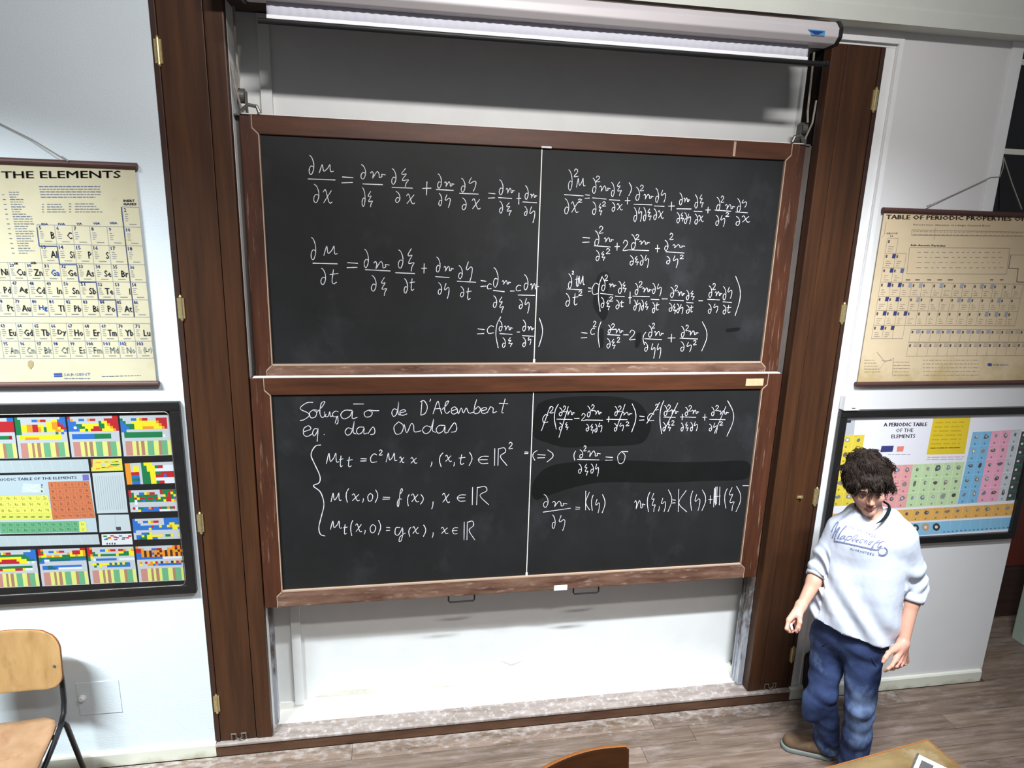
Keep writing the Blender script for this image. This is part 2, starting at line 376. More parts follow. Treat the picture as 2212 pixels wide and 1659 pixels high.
# doorway at the far right
dr = empty('door_1', (4.3, 0.62, 0), label='red brown wooden door beyond the end of the right wall', kind='structure')
b = MB(); b.box(3.55, 5.2, 0.62, 0.66, 0.40, 2.2, bev=0.004); b.build('door_panel', M['redwood'], dr)
b = MB(); b.box(3.55, 5.2, 0.60, 0.66, 0.0, 0.39, bev=0.004); b.build('kick_board', M['darkwood'], dr)
b = MB(); b.box(4.205, 4.33, 0.27, 0.36, 0.0, 2.12, bev=0.008)
b.build('trim_3', M['pale_green'], label='pale green post at the far right edge', **S)

# ================================================================== post casings with hinges
def casing(side):
    if side < 0:
        xi, xo, name = -0.687, -0.966, 'tall dark wooden post left of the blackboards, brass hinges on its left edge'
    else:
        xi, xo, name = 2.0, 2.28, 'tall brown wooden post right of the blackboards, brass hinges on its right edge'
    s = 1 if xi > xo else -1              # direction from outer edge to inner edge
    t = empty('post_casing', ((xi+xo)/2, 0.02, 0.07), label=name, cat='post')
    z0, z1 = 0.071, 3.583
    b = MB(); b.box(xo, xo+s*0.022, 0.0, 0.05, z0, z1, bev=0.003); b.build('edge_strip', M['post_edge'], t)
    b = MB(); b.box(xo+s*0.024, xi-s*0.081, 0.004, 0.034, z0, z1, bev=0.003); b.build('panel', M['post'], t)
    b = MB(); b.box(xi-s*0.078, xi, 0.0, 0.04 if side < 0 else 0.062, z0, z1, bev=0.007); b.build('inner_stile', M['post'], t)
    b = MB(); b.box(xo+s*0.03, xi-s*0.016, 0.064, 0.205, z0, z1); b.build('housing', M['dark'], t)
    for zc in (3.35, 2.32, 1.30, 0.30):
        b = MB(); b.tube([(xo+s*0.021, -0.001, zc-0.05), (xo+s*0.021, -0.001, zc+0.05)], 0.0065, 10)
        b.tube([(xo+s*0.021, -0.001, zc-0.058), (xo+s*0.021, -0.001, zc-0.05)], [0.003, 0.0075], 10); b.tube([(xo+s*0.021, -0.001, zc+0.05), (xo+s*0.021, -0.001, zc+0.058)], [0.0075, 0.003], 10)
        b.box(xo+s*0.006, xo+s*0.034, -0.002, 0.006, zc-0.045, zc+0.045)
        b.build('hinge', M['brass'], t)
    # bent wire drop hook at the foot
    cx = (xo+xi)/2-s*0.03*0; c = at(516, 1588, -0.005)[0] if side < 0 else at(1664, 1474, -0.005)[0]
    b = MB(); b.tube([(c-0.035, -0.006, 0.085), (c-0.035, -0.008, 0.118), (c-0.012, -0.010, 0.118), (c-0.010, -0.012, 0.096), (c+0.004, -0.014, 0.088), (c+0.018, -0.012, 0.100), (c+0.014, -0.010, 0.120), (c+0.036, -0.008, 0.118), (c+0.036, -0.006, 0.085)], 0.0035, 8)
    b.build('hook', M['steel'], t)
    if side > 0:
        c = at(1728, 1074, 0)
        b = MB(); b.box(c[0]-0.018, c[0]+0.018, -0.003, 0.004, c[2]-0.008, c[2]+0.008, bev=0.002); b.tube([(c[0], -0.014, c[2]), (c[0], 0.0, c[2])], 0.005, 8); b.build('latch', M['brass'], t)
    return t
casing(-1); casing(1)
# side board right and guide rails
for sx, nm, lb in ((-1, (-0.688, -0.670), 'narrow metal guide rail along the left ends of the blackboards'), (1, (1.966, 1.9995), 'chalk-dusted metal guide rail along the right ends of the blackboards')):
    b = MB(); b.box(nm[0], nm[1], 0.060 if sx > 0 else 0.09, 0.135, 0.075, 3.135, bev=0.002)
    if sx > 0:
        b.box(nm[0]-0.006, nm[0]+0.004, 0.098, 0.104, 0.08, 3.13); b.box(nm[0]-0.006, nm[0]+0.004, 0.125, 0.131, 0.08, 3.13)
    b.build('guide_rail', M['rail_metal'], label=lb, cat='rail')

# pulleys and ropes on top of both rails
def pulley(x, s, label):
    t = empty('pulley', (x, 0.08, 3.16), label=label, cat='pulley')
    b = MB(); b.tube([(x-0.012, 0.09, 3.215), (x+0.012, 0.09, 3.215)], 0.030, 20); b.tube([(x-0.014, 0.09, 3.215), (x+0.014, 0.09, 3.215)], 0.010, 12); b.build('wheel', M['steel'], t)
    b = MB(); b.box(x-0.018, x-0.014, 0.07, 0.11, 3.135, 3.235, bev=0.001); b.box(x+0.014, x+0.018, 0.07, 0.11, 3.135, 3.235, bev=0.001); b.box(x-0.03, x+0.03, 0.05, 0.12, 3.133, 3.140, bev=0.001); b.build('bracket', M['grey_plastic'], t)
    b = MB(); b.tube([(x-s*0.0, 0.052, 3.15), (x-s*0.03, 0.045, 3.175), (x-s*0.065, 0.042, 3.17), (x-s*0.075, 0.042, 3.145)], 0.008, 8); b.build('hook', M['steel'], t)
    b = MB(); b.tube([(x+s*0.006, 0.06, 3.24), (x+s*0.002, 0.065, 3.29), (x+s*0.010, 0.08, 3.34), (x+s*0.012, 0.09, 3.56)], 0.005, 8); b.tube([(x, 0.058, 3.16), (x+s*0.012, 0.03, 3.235), (x+s*0.03, 0.05, 3.34)], 0.0045, 8); b.build('rope', M['rope'], t)
    return t
pulley(1.955, 1, 'grey metal pulley with rope at the top right of the upper blackboard')
pulley(-0.655, -1, 'dark metal pulley at the top left of the upper blackboard')
# wooden batten on the niche back
b = MB(); xt, _ = XZ(574, 240, 0.19); xb_, _ = XZ(650, 1520, 0.19); xm = (xt+xb_)/2
b.box(xm-0.024, xm+0.024, 0.190, 0.216, 0.100, 3.568, bev=0.002)
b.build('batten', M['niche'], label='narrow cream batten standing against the niche back wall at left', cat='batten')
# flaked plaster spots at the foot of the niche back wall
def patch(name, pts, Y, mt, label=None, parent=None, th=0.0012, cat=None, kind=None):
    b = MB(); b.prism([XZ(px, py, Y) for px, py in pts], Y-th, Y); return b.build(name, mt, parent, label=label, cat=cat, kind=kind)
wbk = bpy.data.objects['wall_back']
s7 = lambda x, y: (540+x/2.911, 1200+y/2.911)
M['flake'] = mat('flaked_plaster', rgb(200, 196, 184), 0.9, 0.1, var=0.1, scale=30)
patch('flaked_patch', [s7(*p) for p in ((400, 890), (470, 872), (560, 852), (640, 843), (740, 838), (790, 855), (800, 866), (640, 872), (500, 886))], 0.2145, M['flake'], parent=wbk)
patch('flaked_patch', [s7(*p) for p in ((1118, 832), (1180, 818), (1300, 816), (1220, 828), (1130, 840))], 0.2145, M['flake'], parent=wbk)
patch('dent', [s7(*p) for p in ((1575, 660), (1640, 682), (1715, 660), (1645, 692))], 0.2145, M['flake'], parent=wbk)

# ================================================================== blackboards
def blackboard(label, x0, x1, z0, z1, xs, xe, zs, ze, yf, div, cat='blackboard'):
    t = empty('blackboard', ((x0+x1)/2, yf+0.02, z0), label=label, cat=cat)
    ys = yf+0.012; yb = yf+0.036; g = 0.0012; n = 0.026
    b = MB(); b.prism([(x0, z0), (xs-n-g, z0), (xs-n-g, zs-n), (xs-g, zs-g), (xs, ze), (xs-n-g, ze+n), (xs-n-g, z1), (x0, z1)], yf, yb); b.build('stile', M['frame_v'], t)
    b = MB(); b.prism([(x1, z0), (xe+n+g, z0), (xe+n+g, zs-n), (xe+g, zs-g), (xe, ze), (xe+n+g, ze+n), (xe+n+g, z1), (x1, z1)], yf, yb); b.build('stile', M['frame_v'], t)
    b = MB(); b.prism([(xs-n, z1), (xe+n, z1), (xe+n, ze+n), (xe, ze+g), (xs, ze+g), (xs-n, ze+n)], yf, yb); b.build('rail', M['frame'], t)
    b = MB(); b.prism([(xs-n, z0), (xe+n, z0), (xe+n, zs-n), (xe, zs-g), (xs, zs-g), (xs-n, zs-n)], yf, yb); b.build('rail', M['frame_worn'], t, label='worn chalky bottom rail')
    for o in list(t.children):
        md = o.modifiers.new('bevel', 'BEVEL'); md.width = 0.004; md.segments = 2; md.limit_method = 'ANGLE'
    b = MB(); b.box(xs-0.01, div-0.0015, ys, ys+0.012, zs-0.01, ze+0.01); b.build('slate_panel', M['slate'], t)
    b = MB(); b.box(div+0.0015, xe+0.01, ys, ys+0.012, zs-0.01, ze+0.01); b.build('slate_panel', M['slate'], t)
    b = MB(); b.box(div-0.0022, div+0.0022, ys-0.0012, ys+0.004, zs, ze); b.box(div-0.005, div+0.006, ys-0.0014, ys, zs, zs+0.02); b.build('joint_filler', M['chalky'], t)
    # chalk dust gathered on the inner ledges and on the corner joints
    b = MB(); b.box(xs-0.002, xe+0.002, yf-0.0006, ys, zs-0.0035, zs+0.0035); b.box(xs-0.003, xs+0.0015, yf-0.0004, ys, zs, ze); b.box(xe-0.0015, xe+0.003, yf-0.0004, ys, zs, ze); b.build('dust_line', M['joint'], t)
    b = MB()
    for (cx, sx) in ((xs, -1), (xe, 1)):
        for (cz, sz) in ((zs, -1), (ze, 1)):
            w_ = 0.0016
            b.box(cx+sx*n-w_, cx+sx*n+w_, yf-0.0006, yf+0.001, min(cz+sz*n, z0 if sz < 0 else z1), max(cz+sz*n, z0 if sz < 0 else z1))
            p = [(cx-w_, cz+w_*sz*sx), (cx+w_, cz-w_*sz*sx), (cx+sx*n+w_, cz+sz*n-w_*sz*sx), (cx+sx*n-w_, cz+sz*n+w_*sz*sx)]
            b.prism(p, yf-0.0006, yf+0.001)
    b.build('corner_joint', M['joint'], t, kind='stuff')
    b = MB(); b.box(x0+0.012, x1-0.012, yf+0.0015, yb-0.002, z1-0.002, z1+0.0022, bev=0.001); b.build('dust_layer', M['chalky'], t)
    return t
upper = blackboard('upper blackboard with the partial derivative equations', -0.666, 1.963, 1.945, 3.141, -0.589, 1.863, 2.053, 3.060, 0.05, 0.649)
lower = blackboard('lower blackboard headed Solução de D\'Alembert', -0.682, 1.966, 0.823, 2.003, -0.596, 1.860, 0.910, 1.918, 0.005, 0.643)
for (xa, xb) in ((0.232, 0.368), (0.906, 1.047)):
    b = MB(); b.tube([(xa, 0.022, 0.83), (xa, 0.018, 0.790), (xa+0.006, 0.017, 0.783), (xb-0.006, 0.017, 0.783), (xb, 0.018, 0.790), (xb, 0.022, 0.83)], 0.0045, 8); b.build('pull_handle', M['black'], lower)
def sticker(p0, p1, Y, mt, parent, label):
    a = at(*p0, Y); c = at(*p1, Y); b = MB(); b.box(a[0], c[0], Y-0.0012, Y, a[2], c[2], bev=0.0004); b.build('sticker', mt, parent, label=label)
sticker((1612, 818), (1648, 833), 0.005, M['sticker'], lower, 'blank beige sticker')
sticker((1197, 1265), (1225, 1274), 0.005, M['paper'], lower, 'small white sticker')
# light patches on the upper frame
b = MB(); a = XZ(1171, 308, 0.05); b.box(a[0]-0.002, a[0]+0.045, 0.0485, 0.05, 3.062, 3.070); b.build('chalk_blob', M['chalk'], upper)
a = XZ(1587, 318, 0.05); b = MB(); b.box(a[0]-0.006, a[0]+0.006, 0.0488, 0.05, 3.068, 3.135); b.build('tape_strip', M['joint'], upper)

# ================================================================== chalk writing
G = {
 'd': [[(.1, 0), (.42, .12), (.68, .42), (.66, .75), (.38, 1), (.1, .93), (.08, .72), (.32, .56), (.62, .6)]],
 'u': [[(0, 1), (.2, .1), (.26, .5), (.34, .8), (.6, .45), (.74, .08), (.76, .6), (.82, .85), (1, .8)]],
 'v': [[(0, .35), (.12, .15), (.2, .5), (.14, 1), (.36, .35), (.48, .15), (.58, .5), (.6, .9), (.78, .75), (.74, .5), (1, .58)]],
 'X': [[(.55, 0), (.18, .26), (.3, .33), (.62, .3), (.28, .56), (.3, .66), (.82, .62), (.6, .8), (.52, 1)]],
 'h': [[(.35, 0), (.1, .35), (.25, .42), (.6, .28), (.8, .35), (.72, .7), (.52, 1)]],
 'x': [[(0, .2), (.22, .0), (.4, .35), (.6, .85), (.78, 1), (1, .9)], [(.9, .08), (.5, .5), (.05, .98)]],
 't': [[(.45, 0), (.28, .75), (.42, 1), (.82, .88)], [(0, .36), (1, .28)]],
 '=': [[(.05, .15), (1, .25)], [(0, .85), (.95, .8)]],
 '+': [[(0, .5), (1, .48)], [(.52, 0), (.46, 1)]],
 '-': [[(0, .5), (1, .5)]],
 'b': [[(0, .3), (1, .7)]],
 '2': [[(.1, .3), (.4, 0), (.85, .18), (.7, .5), (.05, 1), (1, .95)]],
 'c': [[(.95, .12), (.5, 0), (.05, .45), (.2, .95), (.95, .88)]],
 '(': [[(.9, 0), (.3, .25), (.15, .6), (.5, 1)]],
 ')': [[(.2, 0), (.85, .3), (.85, .6), (.1, 1)]],
 'R': [[(0.02, .05), (0, 1)], [(.3, .05), (.26, 1)], [(.3, .08), (.75, .02), (.85, .25), (.45, .5), (.98, 1)]],
 'e': [[(.95, .08), (.35, .1), (.02, .5), (.3, .95), (.9, .92)], [(.05, .5), (.85, .48)]],
 'f': [[(.6, .3), (.9, .12), (.75, 0), (.5, .3), (.3, 1), (.08, .9), (.3, .62), (.8, .6)]],
 'g': [[(.5, .1), (.1, .12), (.02, .5), (.3, .6), (.6, .3), (.72, .1), (.75, .5), (.6, .95), (.4, 1), (.5, .7), (1, .45)]],
 '0': [[(.5, 0), (.08, .4), (.25, .95), (.75, .85), (.92, .3), (.5, 0)]],
 ',': [[(.8, 0), (.7, .5), (.2, 1)]],
 '.': [[(.3, .3), (.7, .7)]],
 'K': [[(.1, 0), (.05, 1)], [(.9, .05), (.1, .6), (.95, 1)]],
 'H': [[(.1, .05), (0, 1)], [(.3, .0), (.25, .9)], [(.5, .0), (.42, .85)], [(.9, 0), (.8, .9)], [(0, .5), (1, .45)], [(.2, .1), (.15, .8)]],
 '/': [[(1, 0), (0, 1)]],
 # cursive letters of the heading
 'S': [[(.98, .06), (.55, .08), (.1, .3), (.15, .45), (.6, .6), (.7, .75), (.35, .95), (.05, 1)]],
 'o': [[(.5, .05), (.1, .4), (.25, .95), (.75, .85), (.9, .35), (.5, .05), (1, .1)]],
 'l': [[(0, .7), (.6, .3), (.85, 0), (.5, .1), (.35, .7), (.6, 1), (1, .8)]],
 'n': [[(0, .2), (.15, 1), (.4, .15), (.55, .3), (.6, .9), (1, .8)]],
 'w': [[(0, .1), (.08, .85), (.4, .9), (.6, .1), (.66, .9), (1, .75)]],
 'a': [[(.7, .1), (.25, .1), (.02, .55), (.2, .95), (.55, .7), (.72, .15), (.7, .9), (1, .8)]],
 'D': [[(.25, .05), (.1, 1)], [(.0, .1), (.5, .0), (.95, .4), (.7, .85), (.1, 1)]],
 'A': [[(0, 1), (.5, 0), (.72, .5), (.95, 1)], [(.2, .6), (.85, .55)]],
 'E': [[(.1, .6), (.8, .35), (.6, .05), (.15, .3), (.15, .85), (.5, 1), (1, .75)]],
 'm': [[(0, .2), (.08, 1), (.25, .15), (.38, .9), (.55, .15), (.7, .9), (1, .75)]],
 'B': [[(.4, 0), (.15, .5), (.1, .95), (.6, .95), (.85, .7), (.6, .5), (.2, .7)]],
 'r': [[(0, .8), (.25, .2), (.3, .05), (.6, .25), (.6, .9), (1, .7)]],
 'T': [[(.75, 0), (.45, .9), (.6, 1)], [(.2, .32), (1, .35)]],
 'q': [[(.8, .1), (.3, .1), (.05, .4), (.3, .6), (.7, .3), (.85, .05), (.7, 1)]],
 'Z': [[(.7, .58), (.3, .48), (.05, .75), (.25, 1), (.6, .8), (.85, 0), (.74, .75), (1, .92)]],
 's': [[(0, .9), (.6, 0), (.85, .45), (.75, .9), (.3, 1)]],
 'P': [[(.4, .0), (.0, .6), (.02, .9), (.6, .8), (.75, .2), (.6, .0), (.9, .05)]],
 'y': [[(.95, 0), (.75, .5), (.5, 1), (.2, .85), (.02, .5), (.4, .3), (.75, .45), (.9, .85)]],
}
def smooth_line(p, n=4):
    if len(p) < 3: return [np.array(p[0], float)+(np.array(p[-1], float)-np.array(p[0], float))*i/3 for i in range(4)]
    P = [np.array(q, float) for q in p]; P = [2*P[0]-P[1]]+P+[2*P[-1]-P[-2]]; out = []
    for i in range(1, len(P)-2):
        for k in range(n):
            t = k/n; a, b_, c_, d_ = P[i-1], P[i], P[i+1], P[i+2]
            out.append(0.5*((2*b_)+(-a+c_)*t+(2*a-5*b_+4*c_-d_)*t*t+(-a+3*b_-3*c_+d_)*t**3))
    out.append(P[-2]); return out
def ribbon(mb, pts2, w, Y):
    """flat chalk line in the plane Y through (x,z) points"""
    n = len(pts2); L = []; Rr = []
    for i, p in enumerate(pts2):
        t = pts2[min(i+1, n-1)]-pts2[max(i-1, 0)]; t = t/(np.linalg.norm(t)+1e-9); nn = np.array([-t[1], t[0]])
        ww = w*(0.75+0.5*random.random())*0.5
        L.append(p+nn*ww); Rr.append(p-nn*ww)
    vs = [(p[0], Y, p[1]) for p in L]+[(p[0], Y, p[1]) for p in Rr]
    mb.add(vs, [(i, i+1, n+i+1, n+i) for i in range(n-1)])
def write(rows, conv, Y, parent, wmul=1.0):
    for row in rows:
        mb = MB()
        for ent in row.strip().split(';'):
            ent = ent.strip()
            if not ent: continue
            g, rest = ent[0], ent[1:].strip(); x0, y0, x1, y1 = [float(v) for v in rest.split()]
            if g == 'b' and abs(y1-y0) < 12: strokes = [[(0, 0), (1, 1)]]
            else: strokes = G[g]
            for st in strokes:
                pts = [conv(x0+(x1-x0)*u, y0+(y1-y0)*v) for u, v in st]
                sp = [np.array(XZ(q[0], q[1], Y)) for q in smooth_line(pts)]
                ribbon(mb, sp, (0.0037 if g in 'b=+-()' else 0.0033)*wmul, Y-0.0004*random.random())
        mb.build('chalk_writing', M['chalk'], parent, kind='stuff')
c3 = lambda x, y: (640+x/3.53, 310+y/3.53)
write(["d 95 90 150 235;u 175 155 285 225;b 88 270 298 278;d 130 310 190 450;x 205 350 275 455;= 345 245 435 310;d 490 160 545 270;v 565 205 680 265;b 505 308 660 314;d 500 335 535 480;X 540 365 590 485;d 725 190 775 310;X 790 190 870 330;b 728 330 888 345;d 755 365 805 450;x 840 385 905 460;+ 960 290 1030 395;d 1075 230 1120 340;v 1130 285 1205 330;b 1065 350 1200 358;d 1085 380 1120 475;h 1130 390 1185 490;d 1255 265 1300 370;h 1310 258 1385 365;b 1243 380 1390 386;d 1262 415 1310 505;x 1340 420 1405 500;= 1462 370 1518 425;d 1545 275 1590 390;v 1600 335 1665 380;b 1540 412 1645 420;d 1548 440 1585 530;X 1595 450 1650 550;+ 1680 375 1715 465;d 1742 320 1780 425;v 1785 380 1835 415;b 1725 445 1835 452;d 1738 480 1770 550;h 1775 480 1830 605",
 "d 110 715 165 885;u 210 775 315 855;b 125 908 315 922;d 185 950 240 1075;t 255 960 320 1070;= 385 900 470 955;d 515 805 565 945;v 590 890 710 955;b 525 962 718 972;d 570 1005 625 1125;X 640 1020 700 1160;d 775 810 830 950;X 840 800 910 975;b 755 985 905 992;d 820 1030 860 1140;t 865 1030 905 1120;+ 955 915 995 990;d 1065 865 1110 980;v 1125 930 1200 975;b 1060 1015 1168 1022;d 1080 1060 1120 1150;h 1125 1065 1175 1185;d 1235 930 1280 1030;h 1290 900 1355 1050;b 1225 1050 1370 1058;d 1250 1090 1290 1170;t 1295 1100 1335 1190;= 1405 1035 1450 1100;c 1455 1070 1490 1110;d 1500 945 1555 1095;v 1570 1040 1635 1075;b 1500 1120 1588 1130;d 1500 1160 1540 1250;X 1540 1170 1590 1290;- 1630 1120 1665 1130;c 1675 1080 1715 1125;d 1735 1000 1780 1115;v 1785 1060 1850 1115;b 1690 1155 1820 1158;d 1698 1190 1735 1260;h 1740 1180 1785 1295",
 "= 1380 1405 1435 1460;c 1455 1390 1510 1450;( 1515 1320 1565 1560;d 1545 1350 1580 1430;v 1585 1385 1650 1425;b 1550 1450 1648 1455;d 1570 1480 1605 1555;X 1610 1480 1655 1550;- 1680 1435 1705 1440;d 1725 1345 1760 1430;v 1765 1390 1815 1425;b 1722 1465 1810 1470;d 1725 1480 1760 1550;h 1765 1475 1795 1535;) 1845 1330 1880 1550"], c3, 0.0612, upper)
c4 = lambda x, y: (1180+x/3.606, 340+y/3.606)
write(["d 170 95 215 255;2 215 90 250 150;u 235 155 305 235;b 140 290 290 300;d 140 320 190 440;x 195 345 250 430;2 245 325 280 350;= 300 285 340 325;d 358 160 400 280;2 385 145 420 190;v 415 215 500 265;b 358 315 468 325;d 358 345 400 445;X 405 360 440 450;2 435 345 465 380;d 505 195 540 305;X 545 190 595 300;b 490 330 575 335;d 510 350 545 420;x 550 360 595 410;+ 612 310 655 365;) 640 195 665 300;d 695 230 740 335;2 730 215 760 260;v 760 280 835 325;b 680 365 825 370;d 680 390 715 500;h 715 390 750 500;d 755 390 785 495;X 785 400 825 490;d 850 240 885 350;h 890 255 940 350;b 840 378 920 382;d 835 400 870 485;x 870 415 915 475;+ 950 345 1000 415;d 1035 275 1070 370;v 1070 310 1120 350;b 1015 400 1130 402;d 1015 430 1050 510;X 1045 430 1075 500;d 1075 430 1105 515;h 1100 440 1130 520;d 1155 290 1190 395;X 1190 290 1230 390;b 1150 420 1215 422;d 1155 440 1190 520;x 1185 450 1225 500;+ 1240 385 1280 435;d 1325 310 1365 415;2 1360 300 1385 350;v 1395 360 1470 405;b 1312 410 1440 420;d 1318 450 1355 530;h 1355 450 1400 540;2 1395 430 1425 460;d 1485 320 1525 425;h 1520 330 1570 390;b 1475 425 1570 432;d 1475 460 1520 530;x 1525 455 1585 505",
 "= 280 615 340 670;d 375 570 425 690;2 410 535 445 590;v 450 620 525 660;b 372 688 500 698;d 385 725 425 805;X 425 730 465 805;2 465 710 498 750;+ 532 665 572 725;2 595 645 640 725;d 660 600 710 715;2 695 600 725 640;v 725 645 805 680;b 640 720 800 726;d 650 765 690 840;X 685 770 725 840;d 730 760 765 840;h 765 760 805 860;+ 848 680 885 740;d 920 645 960 725;2 960 590 990 640;v 985 675 1080 705;b 930 735 1075 745;d 935 770 975 830;h 985 765 1035 860;2 1040 760 1070 790",
 "d 170 905 210 1020;2 200 885 215 910;t 225 920 260 1005;u 245 915 300 1005;b 160 1025 280 1032;d 150 1060 195 1160;t 205 1060 250 1150;2 250 1040 280 1075;= 325 1010 350 1050;c 355 980 410 1070;( 400 925 440 1200;d 430 935 470 1040;2 455 915 480 960;v 490 980 545 1010;b 420 1050 520 1080;d 425 1090 460 1170;X 465 1110 500 1190;2 490 1085 520 1120;d 560 965 600 1060;X 590 970 630 1050;b 535 1080 610 1085;d 540 1110 580 1180;t 575 1115 605 1165;+ 640 1045 665 1140;d 690 980 725 1070;2 720 965 750 1010;v 750 1010 820 1050;b 672 1080 805 1085;d 680 1110 710 1190;h 700 1110 740 1200;d 740 1110 765 1190;X 765 1120 800 1190;d 825 980 860 1060;h 860 985 905 1080;b 815 1105 880 1108;d 825 1130 855 1210;t 850 1130 880 1190;- 900 1100 945 1104;d 965 1010 1005 1090;2 1000 995 1025 1040;v 1025 1040 1080 1080;b 965 1112 1070 1116;d 955 1135 990 1200;X 985 1140 1015 1220;d 1015 1140 1045 1210;h 1040 1145 1070 1220;d 1090 1035 1120 1110;X 1120 1040 1160 1110;b 1090 1130 1145 1134;d 1090 1150 1125 1215;t 1120 1150 1145 1205;- 1185 1115 1220 1118;d 1265 1000 1300 1090;2 1295 980 1320 1030;v 1315 1040 1370 1080;b 1255 1105 1350 1110;d 1260 1140 1295 1215;h 1300 1140 1345 1210;d 1375 1005 1410 1110;h 1410 1010 1455 1100;b 1375 1125 1445 1130;d 1375 1150 1410 1220;t 1405 1150 1440 1210;) 1465 925 1515 1235",
 "= 270 1355 320 1415;c 345 1330 380 1380;2 365 1275 390 1320;( 400 1280 430 1480;d 480 1305 510 1370;2 505 1295 535 1340;v 535 1330 600 1370;b 475 1380 575 1386;d 470 1410 510 1485;X 505 1415 545 1490;2 550 1400 575 1440;- 600 1380 640 1384;2 645 1345 695 1420;( 750 1360 780 1460;d 795 1310 835 1400;2 825 1290 845 1330;v 840 1350 915 1390;b 765 1412 900 1420;d 765 1440 800 1510;h 815 1450 855 1565;h 860 1450 900 1565;+ 945 1375 1005 1440;d 1050 1315 1085 1400;2 1085 1305 1110 1350;v 1110 1345 1185 1385;b 1040 1408 1180 1415;d 1045 1435 1085 1510;h 1090 1440 1140 1515;2 1145 1425 1170 1460;) 1205 1280 1255 1510"], c4, 0.0612, upper, 0.9)
c5 = lambda x, y: (620+x/3.949, 840+y/3.949)
write(["S 105 105 225 270;o 185 175 260 250;l 250 110 335 245;w 320 190 395 240;c 385 190 440 240;s 410 235 440 300;a 455 175 600 260;- 565 123 655 135;o 650 178 735 242;- 730 186 785 186;Z 890 110 965 235;E 955 175 1025 225;D 1135 100 1200 225;, 1213 85 1228 108;A 1245 105 1325 215;l 1320 105 1390 210;E 1395 150 1455 215;m 1450 155 1595 212;B 1590 90 1660 212;E 1650 155 1715 210;r 1710 150 1790 210;T 1790 85 1885 205;E 130 310 220 405;q 215 330 275 450;. 312 385 322 395;Z 490 275 590 395;a 590 320 685 390;s 690 325 760 390;0 905 280 1000 390;n 1000 285 1145 375;Z 1150 255 1270 382;a 1270 305 1380 382;s 1375 290 1460 370",
 "u 335 540 445 640;t 445 570 480 665;t 510 580 560 665;= 625 590 680 620;c 710 555 770 630;2 785 520 815 565;u 845 540 940 625;x 960 580 1000 630;x 1055 585 1110 635;, 1220 620 1240 665;( 1295 545 1335 665;x 1350 565 1405 620;, 1420 625 1430 660;t 1465 560 1520 645;) 1550 540 1580 655;e 1630 570 1725 640;R 1770 500 1880 655;2 1890 455 1925 510",
 "u 375 880 465 965;( 500 850 530 970;x 555 895 620 955;, 640 935 655 970;0 685 890 735 960;) 750 860 775 970;= 815 920 880 945;f 935 850 990 1000;( 1025 900 1045 1000;x 1060 895 1125 965;) 1135 900 1165 985;, 1230 960 1250 1025;x 1325 890 1390 970;e 1450 900 1530 960;R 1580 830 1725 990",
 "u 370 1120 470 1200;t 480 1155 515 1240;( 540 1120 565 1255;x 585 1150 640 1220;, 655 1205 670 1240;0 705 1155 760 1230;) 775 1120 800 1245;= 845 1175 880 1215;g 920 1170 1010 1300;( 1035 1180 1060 1260;x 1070 1175 1125 1235;) 1160 1160 1185 1260;, 1235 1225 1250 1270;x 1315 1180 1375 1235;e 1410 1180 1460 1240;R 1510 1125 1605 1290"], c5, 0.0162, lower)
mb = MB()
br = [(290, 478), (240, 490), (205, 560), (235, 640), (280, 740), (275, 800), (225, 828), (285, 880), (315, 980), (295, 1080), (272, 1180), (285, 1240), (325, 1255)]
ribbon(mb, [np.array(XZ(q[0], q[1], 0.0162)) for q in smooth_line([c5(*p) for p in br])], 0.0040, 0.0158)
mb.build('chalk_writing', M['chalk'], lower)
c6 = lambda x, y: (1120+x/3.95, 840+y/3.95)
